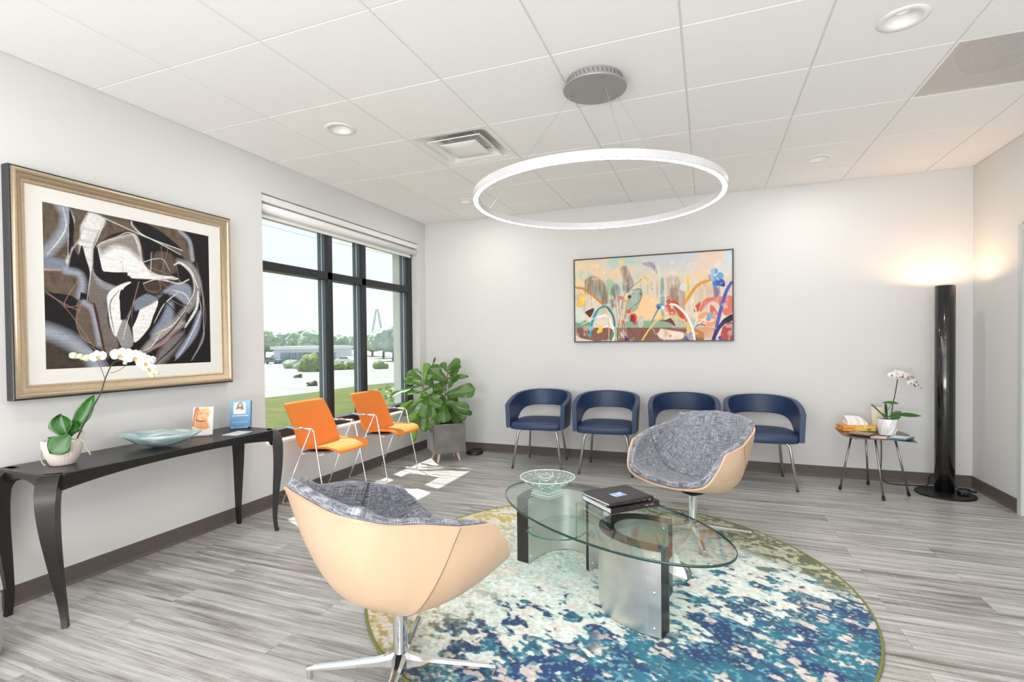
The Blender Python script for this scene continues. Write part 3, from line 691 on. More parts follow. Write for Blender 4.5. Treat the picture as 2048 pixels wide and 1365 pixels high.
glyphs(B2, M_goldf, -.13, .055, -d/2-.0012, .007, .0075, 27, 6); glyphs(B2, M_goldf, .065, .095, -d/2-.0012, .008, .0055, 7, 7)
b = MB(); b.box(.112, -d/2-.0016, .004, .126, -d/2, .018); b.build('spine_emblem', M_goldf, B2); b = MB(); b.box(.116, -d/2-.0020, .008, .122, -d/2, .014); b.build('spine_emblem', M_cov2, B2)
a3 = math.radians(49.6); w, d = .277, .212; c = rect_book((-.450, 2.452), a3, w, d)
B3 = book('photo_album', *c, TZ1+.0533, w, d, .014, a3, M_cov3, 'charcoal album with a blue picture in its cover, topmost of the three stacked books')
b = MB(); b.box(-.046, -.042, .0125, .040, .026, .0143); b.build('cover_window', M_black, B3)
cvs = Canvas([(0, 1), (1, 1), (1, 0), (0, 0)], 40, 30, lin(130, 165, 215)); nn = cvs.noise(5, 4, 3)
cvs.blend(S((nn-.5)*5, 0, 1), lin(205, 225, 245)); M_pic = vcol('printed_picture', .35)
colour_grid('cover_picture', cvs.im, lambda u, v: np.c_[-.041+u*.077, -.038+v*.059, np.full(u.shape, .0147)], M_pic, B3)

# crystal bowl on its two square plates
CB = empty('crystal_bowl', (-.843, 2.70, TZ1+.0018), math.radians(-24), 'round clear cut glass bowl on a square glass foot, standing on the coffee table', 'bowl')
for z0, s_, dd in ((0, .066, 0), (.0165, .062, .0)):
    b = MB(); b.box(-s_, -s_, z0, s_, s_, z0+.014); b.build('square_foot', M_bowlglass, CB, bevel=.0015)
    b = MB(); 
    for sx in (-1, 1):
        for (xa, ya, xb, yb) in ((-s_, sx*s_, s_, sx*s_), (sx*s_, -s_, sx*s_, s_)):
            b.tube([(xa, ya, z0+.013), (xb, yb, z0+.013)], .0011, 5); b.tube([(xa, ya, z0+.001), (xb, yb, z0+.001)], .0008, 5)
    b.build('foot_edge', M_frost, CB)
b = MB(); outp = [(.0001, .032), (.042, .032), (.052, .036), (.085, .052), (.122, .074), (.152, .100), (.1545, .104)]; inp = [(.150, .104), (.118, .080), (.080, .058), (.046, .044), (.0001, .042)]
b.lathe(outp+inp, 64); b.build('bowl_body', M_bowlglass, CB, smooth=True)
b = MB(); b.tube([(.1525*math.cos(2*PI*k/72), .1525*math.sin(2*PI*k/72), .1043) for k in range(72)], .0021, 6, closed=True); b.build('rim', M_frost, CB, smooth=True)
b = MB(); rr = random.Random(3)
for ringr, rz, cnt in ((.135, .0905, 15), (.108, .0755, 13), (.078, .0585, 9)):
    for k in range(cnt):
        a = 2*PI*(k+rr.random()*.5)/cnt; L = []
        th = rr.uniform(-1, 1)
        for q in (-1, -.3, .3, 1):
            ra = ringr+q*.007*math.sin(th); aa = a+q*.008*math.cos(th)/ringr+.02*q*q; L.append((ra*math.cos(aa), ra*math.sin(aa), rz+q*.005*math.sin(th)-.001))
        b = MB(); b.tube(L, [.0006, .0021, .0021, .0005], 5); b.build('cut_mark', M_frost, CB)


# ================================================================== NAVY TUB CHAIRS
M_stitch = mat('navy_piping', (.02, .05, .13), .5)
def make_tub():
    R_ = empty('tub_chair', (0, 0, 0))
    pl = [(.286,-.285), (.296,-.15), (.295,-.02), (.278,.10), (.225,.205), (.125,.268), (0,.288)]
    pl = pl+[(-x, y) for x, y in pl[:-1]][::-1]; tz = [.638,.668,.695,.717,.732,.742,.745]; tz = tz+tz[:-1][::-1]; bz = [.410,.410,.412,.470,.545,.578,.585]; bz = bz+bz[:-1][::-1]
    C3 = crom([(x, y, z) for (x, y), z in zip(pl, tz)], 8); Cb = crom([(0, 0, z) for z in bz], 8)
    # lower edge: straight along the arm, then a quick rise into the opening
    n = len(C3); P = []
    def opening(i):
        t = abs(2*i/(n-1)-1); t = 1-t      # 0 at the arm fronts, 1 at the middle of the back
        if t < .34: return .410
        q = min(1, (t-.34)/.66); return .412+.168*(1-(1-q)**3.2)
    for i in range(n):
        a, c = C3[max(i-1, 0)], C3[min(i+1, n-1)]; t = (c-a); t.z = 0; t.normalize(); nrm = Vector((t.y, -t.x, 0))
        if nrm.dot(Vector((C3[i].x, C3[i].y, 0))) < 0: nrm = -nrm
        z1 = C3[i].z; z0 = opening(i); th = .040; p = Vector((C3[i].x, C3[i].y, 0)); row = []
        fl_ = lambda z: nrm*(.014*(z-.41)/.33)
        r = .007
        for (o_, z) in ((0, z0+r), (0, (z0+z1)/2), (0, z1-r), (-r, z1), (-th+r, z1), (-th, z1-r), (-th, (z0+z1)/2), (-th, z0+r), (-th+r, z0), (-r, z0), (0, z0+r)):
            q = p+nrm*o_+fl_(z); q.z = z; row.append(q)
        P.append(row)
    b = MB(); b.grid(P)
    for e in (0, -1): b.add(P[e][:-1], [tuple(range(10))])
    b.build('back_shell', M_navy, R_, auto=42)
    b = MB()
    for k in (2, 5): b.tube([row[k]+Vector((0, 0, .0012)) for row in P], .0018, 5)
    b.build('piping', M_stitch, R_)
    # seat cushion with bowed front
    def seat_plan(f, g_):
        out = []; A = [(.250,-.262), (.17,-.300), (0,-.318), (-.17,-.300), (-.250,-.262), (-.252,-.1), (-.245,.08), (-.17,.20), (0,.235), (.17,.20), (.245,.08), (.252,-.1)]
        Q = crom([(*A[-1], 0)]+[(*p, 0) for p in A]+[(*A[0], 0), (*A[1], 0)], 5)[5:-5-0]; Q = Q[:60]
        return [(p.x*f, p.y*f+.0*g_) for p in Q]
    secs = [(.955, .398), (.99, .402), (1.0, .412), (1.0, .448), (.985, .458), (.94, .464), (.7, .470), (.35, .473), (.02, .474)]
    b = MB(); G_ = []
    for f, z in secs:
        q = seat_plan(f, 0); G_.append([(x, y, z) for x, y in q+[q[0]]])
    b.grid(G_); b.add(G_[0][:-1], [tuple(range(len(G_[0])-1))]); b.build('seat_cushion', M_navy, R_, auto=50)
    b = MB(); b.box(-.21, -.24, .388, .21, .20, .399); b.build('seat_pan', M_black, R_, bevel=.002)
    for sx in (-1, 1):
        L = rounded([(sx*.07, -.165, .383), (sx*.190, -.175, .383), (sx*.245, -.222, .004)], .045, 7); b = MB(); b.tube(L, .0115, 14); lg = b.build('leg', M_satin, R_, smooth=True)
        b = MB(); b.cyl(.0125, .0125, 0, .006, 14, Matrix.Translation((sx*.245, -.222, 0))); b.build('foot_cap', M_black, lg)
        b = MB(); b.box(-.012, -.014, -.004, .012, .014, .012, Matrix.Translation((sx*.105, -.168, .383))); b.build('leg_clip', M_black, lg)
        L = rounded([(sx*.07, .165, .383), (sx*.165, .18, .383), (sx*.205, .268, .004)], .045, 7); b = MB(); b.tube(L, .0115, 14); lg = b.build('leg', M_satin, R_, smooth=True)
        b = MB(); b.cyl(.0125, .0125, 0, .006, 14, Matrix.Translation((sx*.205, .268, 0))); b.build('foot_cap', M_black, lg)
    return R_
tub = make_tub()
for i, (x, y, a, lb) in enumerate([(-1.575, 4.865, 4, 'navy tub chair nearest the potted plant, leftmost of four along the back wall'), (-.905, 4.855, 4, 'navy tub chair second from the potted plant, behind the crystal bowl'),
        (-.205, 4.865, 2, 'navy tub chair mostly hidden behind the tweed lounge chair that faces the camera'), (.437, 4.86, 1, 'navy tub chair nearest the small metal side table, rightmost of the four')]):
    o = tub if i == 0 else copy_tree(tub); o.location = (x, y, 0); o.rotation_euler.z = math.radians(a); tag(o, lb, 'chair', 'navy tub chairs along the back wall')

# ================================================================== ORANGE CHAIRS
def make_orange():
    R_ = empty('wire_frame_chair', (0, 0, 0))   # faces +x ; origin below x=-2.88
    prof = [(.268, .408), (.262, .424), (.225, .438), (.15, .440), (.05, .434), (-.02, .430), (-.062, .440), (-.092, .475), (-.122, .55), (-.170, .66), (-.217, .752), (-.230, .771), (-.243, .774), (-.250, .764)]
    hw = [.150, .178, .200, .214, .222, .224, .224, .223, .221, .219, .212, .202, .188, .165]
    C3 = crom([(x, 0, z) for x, z in prof], 5); Wd = [p.x for p in crom([(h, 0, 0) for h in hw], 5)]; P = []; n = len(C3)
    for i in range(n):
        row = []
        for k in range(21):
            t = -1+2*k/20; y = t*Wd[i]; p = C3[i].copy(); a, c = C3[max(i-1, 0)], C3[min(i+1, n-1)]; d_ = (c-a).normalized(); nr = Vector((-d_.z, 0, d_.x)); nr = -nr if nr.z < 0 else nr
            lift = .020*abs(t)**3.2*max(0, min(1, (i-4)/9, (n-8-i)/16)); row.append(Vector((p.x, y, p.z))+nr*lift)
        P.append(row)
    b = MB(); b.grid(P); o = b.build('seat_shell', M_orange, R_, smooth=True)
    s = o.modifiers.new('thick', 'SOLIDIFY'); s.thickness = .015; s.offset = 0; bv = o.modifiers.new('bevel', 'BEVEL'); bv.width = .005; bv.segments = 3; bv.angle_limit = math.radians(50)
    b = MB(); b.prism([(.14, -.17), (.14, .17), (-.03, .205), (-.07, .205), (-.07, -.205), (-.03, -.205)], .411, .420); b.build('under_pan', M_greyback, R_, bevel=.004)
    for s_ in (-1, 1):
        y = s_*.250; ya = s_*.238; r = .0062
        loop = rounded([(.055, ya, .592), (-.222, y, .010), (.205, y, .010), (.085, ya, .600), (-.165, ya, .600)], .028, 6)
        b = MB(); b.tube(loop, r, 10); b.build('leg_frame', M_chrome, R_, smooth=True)
        b = MB(); b.tube([(-.175, ya, .6015), (.070, ya, .6015)], .0085, 12); b.build('armrest', M_chrome, R_, smooth=True)
    b = MB(); b.tube([(-.045, -.238, .4), (-.045, .238, .4)], .006, 8); b.tube([(.125, -.242, .4), (.125, .242, .4)], .006, 8); b.build('seat_rail', M_chrome, R_, smooth=True)
    return R_
orc = make_orange()
for i, (x, y, a, lb) in enumerate([(-2.875, 3.25, 0, 'orange chair with chrome wire arms, nearer the black console table'), (-2.872, 4.025, 0, 'orange chair with chrome wire arms, nearer the potted fig plant')]):
    o = orc if i == 0 else copy_tree(orc); o.location = (x, y, 0); o.rotation_euler.z = math.radians(a); tag(o, lb, 'chair', 'orange chairs under the window')

# ================================================================== CONSOLE TABLE
CN = empty('console_table', (-2.898, 1.94, 0), label='long black console table with curved tapering legs against the left wall', cat='table')
def L_(x, y, z): return Vector((x+2.9, y-1.94, z))
cx0, cx1, cy0, cy1, ch = -3.112, -2.690, 1.325, 2.590, .055
b = MB(); top = [(cx0, cy0), (cx1-ch, cy0), (cx1, cy0+ch), (cx1, cy1-ch), (cx1-ch, cy1), (cx0, cy1)]; b.prism([(x+2.9, y-1.94) for x, y in top], .663, .680); b.build('table_top', M_console, CN, bevel=.003)
def arch(p, q, zc, ze, t=.022, n=24):
    p, q = Vector(p), Vector(q); d_ = (q-p).normalized(); nr = Vector((-d_.y, d_.x))*t/2; rows = []
    b = MB()
    for k in range(n+1):
        s_ = k/n; c = p.lerp(q, s_); e = abs(2*s_-1); z = zc-(zc-ze)*e**2.6
        rows.append([L_(c.x+nr.x, c.y+nr.y, z), L_(c.x+nr.x, c.y+nr.y, .664), L_(c.x-nr.x, c.y-nr.y, .664), L_(c.x-nr.x, c.y-nr.y, z), L_(c.x+nr.x, c.y+nr.y, z)])
    b.grid(rows)
    for e in (0, -1): b.add(rows[e][:4], [(0, 1, 2, 3)])
    return b.build('apron', M_console, CN, auto=40)
arch((cx1-.014, cy0+.05), (cx1-.014, cy1-.05), .642, .605); arch((cx0+.03, cy0+.014), (cx1-.05, cy0+.014), .648, .57); arch((cx0+.03, cy1-.014), (cx1-.05, cy1-.014), .648, .57); arch((cx0+.014, cy0+.05), (cx0+.014, cy1-.05), .642, .605)
def cab_leg(cx_, cy_, dx, dy, back=False, k=0):
    n_ = Vector((dx, dy)).normalized(); t_ = Vector((-n_.y, n_.x)); rows = []
    st = [(.680, -.030, .000, .036), (.676, -.030, .018, .037), (.665, -.030, .034, .038), (.640, -.028, .052, .039), (.60, .000, .064, .038), (.56, .006, .068, .036), (.50, .008, .067, .033), (.42, .007, .062, .029), (.345, .004, .053, .025), (.26, .001, .042, .021), (.18, -.001, .033, .017), (.11, -.002, .027, .014), (.05, .002, .028, .012), (.0, .010, .036, .0115)]
    for z, i, o_, w in st:
        if back: i, o_, w = i*.4-.012, o_*.28+.004, w*1.15
        for_ = [(i, -w), (o_, -w), (o_, w), (i, w), (i, -w)]
        to = k*(-.019+.046*max(0, (.56-z)/.56)**1.5); rows.append([L_(cx_+n_.x*a+t_.x*(c+to), cy_+n_.y*a+t_.y*(c+to), z) for a, c in for_])
    b = MB(); 
    cols = [crom([r[k] for r in rows], 3) for k in range(5)]; R2 = [[cols[k][i] for k in range(5)] for i in range(len(cols[0]))]
    b.grid(R2); b.add(R2[0][:4], [(0, 1, 2, 3)]); b.add(R2[-1][:4], [(0, 1, 2, 3)]); return b.build('leg', M_console, CN, auto=40, bevel=.0025)
cab_leg(-2.704, 1.358, 1, -1, k=1); cab_leg(-2.7225, 2.5575, 1, 1, k=-.3); cab_leg(-3.055, 1.352, 0, -1, k=.5); cab_leg(-3.058, 2.578, 0, 1, True)

# blue swirled glass bowl on the console
AB = empty('glass_bowl', (-2.865, 1.925, .6805), math.radians(26), 'pale blue swirled art glass bowl in the middle of the console table', 'bowl')
M_swirl = mat('swirled_blue_glass', rough=.08, spec=.6, coat=.4); nt, _, lk, bb = NT(M_swirl)
mp = coord(nt, (5, 9, 14)); n_ = N(nt, 'ShaderNodeTexNoise', Scale=1.0, Detail=4, Distortion=1.6); lk.new(mp.outputs[0], n_.inputs['Vector']); r_ = ramp(nt, [(.32, (.26, .40, .42)), (.5, (.42, .56, .57)), (.64, (.72, .82, .82))]); lk.new(n_.outputs[0], r_.inputs[0]); lk.new(r_.outputs[0], bb.inputs['Base Color'])
b = MB(); prof = [(.0, .004), (.22, .004), (.34, .009), (.62, .028), (.86, .055), (1.0, .074), (.985, .077), (.84, .062), (.6, .037), (.3, .016), (.0, .011)]; rows = []
for f, z in prof:
    row = []
    for k in range(65):
        a = 2*PI*k/64; ex = math.copysign(abs(math.cos(a))**1.0, math.cos(a)); ey = math.copysign(abs(math.sin(a))**1.35, math.sin(a)); tip = abs(math.cos(a))**6
        row.append((max(f, .002)*.222*ex, max(f, .002)*.135*ey, z+f*f*.010*tip))
    rows.append(row)
b.grid(rows); b.build('bowl_body', M_swirl, AB, smooth=True)

# card stacks on small clear easels
M_acryl = glass('clear_acrylic', (.96, .98, .98), 1.0)
def easel(parent, w, d=.07):
    b = MB()
    for s_ in (-1, 1):
        x = s_*w*.36; b.tube(rounded([(x, .030, .115), (x, .000, .004), (x, -.028, .004), (x, -.030, .020)], .006, 3), .0016, 6); b.tube([(x, .022, .085), (x, .058, .003)], .0016, 6)
    b.tube([(-w*.36, .0, .004), (w*.36, .0, .004)], .0016, 6); b.build('easel', mat('clear_easel_rods', (.75, .80, .80), .15), parent)
M_print = vcol('printed_card', .4, coat=.2)
# portrait card, facing the room (+x) and leaning back
def facing(loc, yaw, tilt): return Matrix.Translation(loc) @ Matrix.Rotation(yaw, 4, 'Z') @ Matrix.Rotation(tilt, 4, 'X')
def card_stack(name, loc, yaw, tilt, w, h, t, im, label, cat, group=None, side=(.86, .86, .86)):
    R_ = empty(name, loc, yaw, label, cat, group); Mx = Matrix.Rotation(-tilt, 4, 'X')
    b = MB(); b.box(-w/2, 0, .008, w/2, t, h+.008, Mx); b.build('cards', mat(name+'_edge', side, .6), R_)
    def pl(u, v):
        P = np.c_[-w/2+u*w, np.full(u.shape, -.0008), .008+v*h]; return P @ np.array(Mx.to_3x3()).T
    colour_grid('printed_front', im, pl, M_print, R_); easel(R_, w); return R_
c_ = Canvas([(210, 300), (540, 270), (715, 905), (400, 960)], 90, 130, lin(232, 230, 226))
c_.poly([(250,330), (500,290), (600,690), (640,840), (430,900), (300,640)], lin(236, 228, 218), smooth=False)
c_.poly([(250,350), (320,330), (380,700), (330,720)], lin(200, 120, 70)); c_.poly([(300,420), (350,330), (430,300), (500,380), (530,470), (520,560), (560,650), (620,740), (560,800), (380,760), (340,640)], lin(214, 150, 88))
c_.poly([(360,420), (390,345), (440,340), (490,420), (505,500), (495,580), (450,610), (390,590), (355,520)], lin(238, 178, 130)); c_.poly([(390,600), (480,600), (560,720), (450,740), (380,720)], lin(228, 160, 110))
c_.poly([(350,330), (430,285), (520,380), (540,480), (500,440), (450,350), (390,340), (350,430)], lin(242, 196, 130)); c_.stroke([(350,590), (430,625), (500,610)], 5, lin(120, 55, 30)); c_.stroke([(500,440), (520,560), (600,720)], 7, lin(238, 180, 105))
c_.ell((398, 455), 20, 7, lin(70, 50, 45)); c_.ell((480, 440), 14, 6, lin(70, 50, 45)); c_.ell((455, 550), 22, 8, lin(205, 95, 85)); c_.stroke([(370, 430), (420, 425)], 2, lin(120, 80, 50))
card_stack('card_stack', (-2.935, 2.225, .6805), math.radians(38), math.radians(15), .112, .175, .016, c_.im, 'stack of white cards printed with a blonde woman portrait, on an easel on the console', 'cards')
c_ = Canvas([(1200, 190), (1540, 150), (1590, 680), (1280, 710)], 100, 150, lin(104, 166, 205))
tt = (c_.V/150)[..., None]; c_.im = np.array(lin(40, 122, 178))*(1-tt)+np.array(lin(140, 190, 216))*tt
c_.poly([(1270,225), (1460,200), (1490,430), (1295,455)], lin(244, 240, 236), smooth=False)
c_.poly([(1330,300), (1345,230), (1400,215), (1430,290), (1450,350), (1480,400), (1420,400), (1390,340), (1350,390), (1320,370)], lin(140, 110, 84)); c_.ell((1378, 270), 24, 36, lin(226, 190, 165)); c_.poly([(1300,400), (1370,340), (1400,380), (1440,350), (1480,425), (1295,450)], lin(246, 246, 246))
c_.stroke([(1290,490), (1530,465)], 4.5, lin(225, 238, 246), a=.9); c_.stroke([(1350,545), (1500,525)], 2.5, lin(60, 100, 140), a=.7); c_.stroke([(1300,615), (1540,585)], 2, lin(190, 216, 235), a=.8)
BR = card_stack('brochure_stack', (-2.955, 2.515, .6805), math.radians(38), math.radians(9), .125, .180, .045, c_.im, 'stack of blue brochures with a small portrait, at the far end of the console', 'brochures', side=lin(70, 140, 185))
b = MB(); b.prism([(0, 0), (.105, 0), (.105, .145), (0, .145)], 0, .003, rotz(math.radians(12)) @ Matrix.Translation((0, 0, 0)))
o = b.build('printed_sheet', noisy(mat('grey_printed_paper', rough=.7), (.62, .63, .65), (.80, .80, .82), ns=120, detail=3)); o.location = (-2.84, 2.285, .6806); tag(o, 'pale grey printed sheet lying flat on the console in front of the blue brochures', 'paper')

# ================================================================== CEILING FIXTURES
for idx, (x, y) in enumerate(DOWN):
    if idx > 3: continue
    lb = {0: 'recessed white downlight in the left part of the ceiling, nearer the camera', 1: 'large recessed white downlight at the top right of the photo', 2: 'small recessed downlight far back above the window corner', 3: 'recessed downlight near the back wall towards the floor lamp'}[idx]
    D = empty('recessed_downlight', (x, y, ZC-.006), 0, lb, 'ceiling light', 'recessed ceiling downlights')
    b = MB(); b.lathe([(.078, .002), (.098, 0), (.097, -.004), (.080, -.006), (.066, -.004), (.063, .002), (.060, .012)], 48); b.build('trim_ring', M_white, D, smooth=True)
    b = MB(); b.lathe([(.064, 0), (.060, .015), (.048, .032), (.034, .040)], 48); b.build('reflector', M_white, D, smooth=True)
    b = MB(); b.lathe([(.0001, .036), (.034, .038), (.036, .042)], 40); b.build('lamp_lens', M_lens, D, smooth=True)
# square supply diffuser with a raised centre plate
x0, y0 = TX0+TT*VENT[0], TY0+TT*VENT[1]; V = empty('air_diffuser', (x0+TT/2, y0+TT/2, ZC-.006), 0, 'square white ceiling air diffuser of nested plates beside the ring pendant', 'ceiling vent')
def sqring(b, secs, rad=None):
    """secs: (half, z, corner radius)"""
    rows = []
    for h, z, r in secs:
        row = []
        for q, (sx, sy) in enumerate(((1, 1), (-1, 1), (-1, -1), (1, -1))):
            for k in range(7):
                a = q*PI/2+k/6*PI/2; row.append((sx*(h-r)+r*math.cos(a), sy*(h-r)+r*math.sin(a), z))
        rows.append(row+[row[0]])
    b.grid(rows); return rows
hT = TT/2-.004
b = MB(); sqring(b, [(hT, .012, .001), (hT, 0, .001), (.262, 0, .04), (.250, .012, .06), (.215, .045, .10), (.135, .075, .134), (.120, .10, .119), (.120, .24, .119)]); b.build('diffuser_pan', M_white, V, auto=50)
b = MB(); sqring(b, [(.205, .000, .002), (.150, .036, .03), (.146, .036, .03), (.150, .030, .02), (.203, -.006, .002), (.205, 0, .002)]); b.build('middle_louver', M_white, V, auto=50)
b = MB(); r = sqring(b, [(.138, -.006, .002), (.136, -.009, .002), (.06, -.014, .03), (.002, -.015, .001)]); r2 = sqring(b, [(.138, -.006, .002), (.09, .020, .03), (.002, .024, .001)]); b.build('centre_plate', M_white, V, auto=50)
b = MB(); b.cyl(.117, .117, .20, .205, 40); b.build('damper', M_black, V)
b = MB()
for a in range(4):
    Mx = rotz(PI/4+a*PI/2); b.tube([Mx @ Vector((.02, 0, .02)), Mx @ Vector((.19, 0, .05))], .003, 6)
b.tube([(0, 0, .02), (0, 0, .2)], .006, 8); b.build('strut', M_white, V)
# perforated return grille
x0, y0 = TX0+TT*GRILLE[0], TY0+TT*GRILLE[1]; G_ = empty('return_air_grille', (x0+TT/2, y0+TT/2, ZC-.005), 0, 'square perforated metal return air grille at the upper right of the ceiling', 'ceiling vent')
M_perf = bpy.data.materials.new('perforated_metal'); M_perf.use_nodes = True; nt = M_perf.node_tree; nt.nodes.clear()
o_ = nt.nodes.new('ShaderNodeOutputMaterial'); p_ = N(nt, 'ShaderNodeBsdfPrincipled'); p_.inputs['Base Color'].default_value = (.66, .65, .64, 1); p_.inputs['Roughness'].default_value = .5; p_.inputs['Metallic'].default_value = .1
t_ = nt.nodes.new('ShaderNodeBsdfTransparent'); vo = nt.nodes.new('ShaderNodeTexVoronoi'); vo.inputs['Randomness'].default_value = 0; vo.inputs['Scale'].default_value = 110
mp = coord(nt, (1, 1, 0)); nt.links.new(mp.outputs[0], vo.inputs['Vector']); lt = N(nt, 'ShaderNodeMath', operation='LESS_THAN'); lt.inputs[1].default_value = .25
nt.links.new(vo.outputs['Distance'], lt.inputs[0]); mx = nt.nodes.new('ShaderNodeMixShader'); nt.links.new(lt.outputs[0], mx.inputs[0]); nt.links.new(p_.outputs[0], mx.inputs[1]); nt.links.new(t_.outputs[0], mx.inputs[2]); nt.links.new(mx.outputs[0], o_.inputs[0])
b = MB(); b.add([(-hT+.01, -hT+.01, 0), (hT-.01, -hT+.01, 0), (hT-.01, hT-.01, 0), (-hT+.01, hT-.01, 0)], [(0, 1, 2, 3)]); b.build('perforated_plate', M_perf, G_)
b = MB(); sqring(b, [(hT, .012, .001), (hT, -.001, .001), (hT-.011, -.001, .001), (hT-.011, .003, .001)]); b.build('grille_frame', M_white, G_)
M_plen = mat('grey_plenum_metal', (.62, .61, .60), .6); b = MB(); sqring(b, [(hT-.012, .004, .001), (hT-.012, .09, .001), (.19, .09, .189)]); b.build('plenum_box', M_plen, G_)
b = MB(); b.lathe([(.19, .09), (.175, .03), (.172, .03), (.185, .25), (.0001, .25)], 48); b.build('duct_collar', mat('duct_collar_shade', (.05, .05, .05), .5), G_)  # shade inside the duct is put into the dark collar colour
# ring pendant
PD = empty('ring_pendant', (-.56, 2.71, ZC-.006), 0, 'large glowing ring pendant hung on thin wires from a grey ceiling canopy', 'pendant light')
b = MB(); b.lathe([(.150, 0), (.150, -.040), (.150, -.044), (.0001, -.044)], 64); b.build('canopy_housing', M_canopy, PD, auto=50)
b = MB(); b.lathe([(.0001, -.044), (.168, -.046), (.170, -.048), (.168, -.054), (.0001, -.055)], 64); b.build('canopy_plate', M_canopy, PD, auto=40)
b = MB()
for k in range(40):
    a = 2*PI*k/40; Mx = rotz(a) @ Matrix.Translation((.1503, 0, -.020)) @ Matrix.Rotation(.3, 4, 'X'); b.box(-.0004, -.0011, -.010, .0008, .0011, .010, Mx)
b.build('vent_slots', M_black, PD)
zr = 2.0-(ZC-.006); R0, R1, hr = .630, .660, .034
b = MB(); rows = []
for (r, z) in ((R1-.0045, 0), (R1-.002, 0), (R1, .0015), (R1, hr), (R1-.003, hr+.002), (R0+.003, hr+.002), (R0, hr), (R0, .0015), (R0+.002, 0), (R0+.0045, 0)): rows.append([(r*math.cos(2*PI*k/160), r*math.sin(2*PI*k/160), zr+z) for k in range(161)])
b.grid(rows); b.build('ring_housing', M_ring, PD, auto=50)
b = MB(); rows = []
for (r, z) in ((R0+.004, .0015), (R0+.0045, -.0005), (R0+.008, -.0015), (R1-.008, -.0015), (R1-.0045, -.0005), (R1-.004, .0015)): rows.append([(r*math.cos(2*PI*k/160), r*math.sin(2*PI*k/160), zr+z) for k in range(161)])
b.grid(rows); b.build('led_strip', M_led, PD, auto=50)
for an, ca, crr in ((176, 176, .135), (47, 44, .14), (-68, -62, .14)):
    a, c_ = math.radians(an), math.radians(ca); p = Vector((crr*math.cos(c_), crr*math.sin(c_), -.055)); q = Vector((.645*math.cos(a), .645*math.sin(a), zr+hr+.002))
    b = MB(); b.tube([p, q], .0012, 6); w_ = b.build('suspension_wire', M_satin, PD)
    b = MB(); b.cyl(.006, .004, -.016, 0, 12, Matrix.Translation(p)); b.build('wire_grip', M_satin, w_)

# ================================================================== PAINTINGS
M_art = vcol('painted_canvas', .55, spec=.3)
FP = empty('framed_painting', (XL+.0015, 1.975, .99), 0, 'large dark brown, black and white abstract painting in a gold frame on the left wall', 'picture')
def frame_rect(b, y0, z0, y1, z1, prof, xb=0):
    """prof: (inset, x) ring profile from outside to inside; local frame: y along the wall, z up, x out"""
    rows = []
    for ins_, x in prof: rows.append([(xb+x, y0+ins_, z0+ins_), (xb+x, y1-ins_, z0+ins_), (xb+x, y1-ins_, z1-ins_), (xb+x, y0+ins_, z1-ins_), (xb+x, y0+ins_, z0+ins_)])
    b.grid(rows)
fy0, fy1, fz0, fz1 = -.592, .592, 0, 1.125
b = MB(); frame_rect(b, fy0, fz0, fy1, fz1, [(0, 0), (0, .050), (.004, .054), (.010, .052)]); frame_rect(b, fy0, fz0, fy1, fz1, [(.0, .0), (.3, .0)]); b.build('outer_moulding', mat('black_frame_moulding', (.018, .018, .021), .35), FP, auto=40)
b = MB(); frame_rect(b, fy0, fz0, fy1, fz1, [(.008, .050), (.010, .062), (.016, .067), (.024, .066), (.029, .060), (.031, .054), (.038, .052), (.046, .046), (.052, .038), (.056, .036), (.062, .038), (.067, .034), (.070, .026)]); b.build('gold_moulding', M_gold, FP, auto=60)
b = MB(); frame_rect(b, fy0, fz0, fy1, fz1, [(.068, .026), (.1425, .026), (.1435, .023)]); b.build('mat_board', M_mat, FP)
A = Canvas([(220,264), (1017,431), (1023,1040), (229,1071)], 440, 410, lin(22, 18, 20))
BRN, BR2, GR, WH, BLU, BLK, LN = lin(100, 86, 72), lin(68, 57, 48), lin(146, 143, 144), lin(230, 230, 228), lin(160, 168, 184), lin(20, 16, 20), lin(170, 132, 124)
t1 = A.noise(40, 18, 11, 3); t2 = A.noise(8, 60, 12, 3); tex = .35+1.1*t1
def P(pts, c, a=1, soft=1, smooth=True, tx=None): A.poly(pts, c, a, soft, smooth, tx)
P([(215,255), (330,285), (370,330), (345,530), (222,590)], BRN, tx=S(tex, 0, 1)); P([(365,300), (650,360), (700,390), (560,420), (480,470), (400,520), (370,470)], BRN, tx=S(tex, 0, 1))
A.stroke([(312,285), (335,330), (325,400), (285,460), (235,515)], 24, BLU, .75, soft=14); A.stroke([(335,290), (372,350), (350,420), (345,520)], 5, BLU, .8)
P([(440,318), (522,352), (490,420), (462,480), (452,600), (400,585), (395,470), (360,500), (335,590), (322,570), (355,500), (400,440), (405,380)], WH, .9, 6, tx=S(.5+t2, 0, 1)); P([(350,305), (372,370), (365,450), (345,525), (348,420)], BLK)
P([(405,475), (428,540), (446,610), (430,680), (398,735), (398,640), (375,600)], BLK); P([(225,535), (320,545), (335,598), (225,592)], lin(120, 128, 145), soft=6)
P([(225,592), (330,592), (395,610), (412,650), (400,735), (350,715), (225,685)], BRN, tx=S(tex, 0, 1)); A.stroke([(330,596), (392,612), (410,660), (398,720)], 16, BLU, .8, soft=12); A.stroke([(230,590), (300,592)], 5, lin(190,150,150), .8)
P([(225,688), (330,735), (400,760), (378,830), (400,925), (300,880), (226,872)], BLK, smooth=False); P([(400,700), (470,730), (525,770), (440,745), (395,735)], BLK)
P([(380,750), (440,742), (468,800), (490,900), (505,985), (440,950), (395,900), (374,830)], BRN, tx=S(tex+.2, 0, 1)); A.stroke([(415,750), (455,785), (476,870), (488,950)], 13, BLU, .8, soft=9); P([(455,750), (482,760), (520,990), (508,1000), (480,860)], lin(60,36,34), smooth=False)
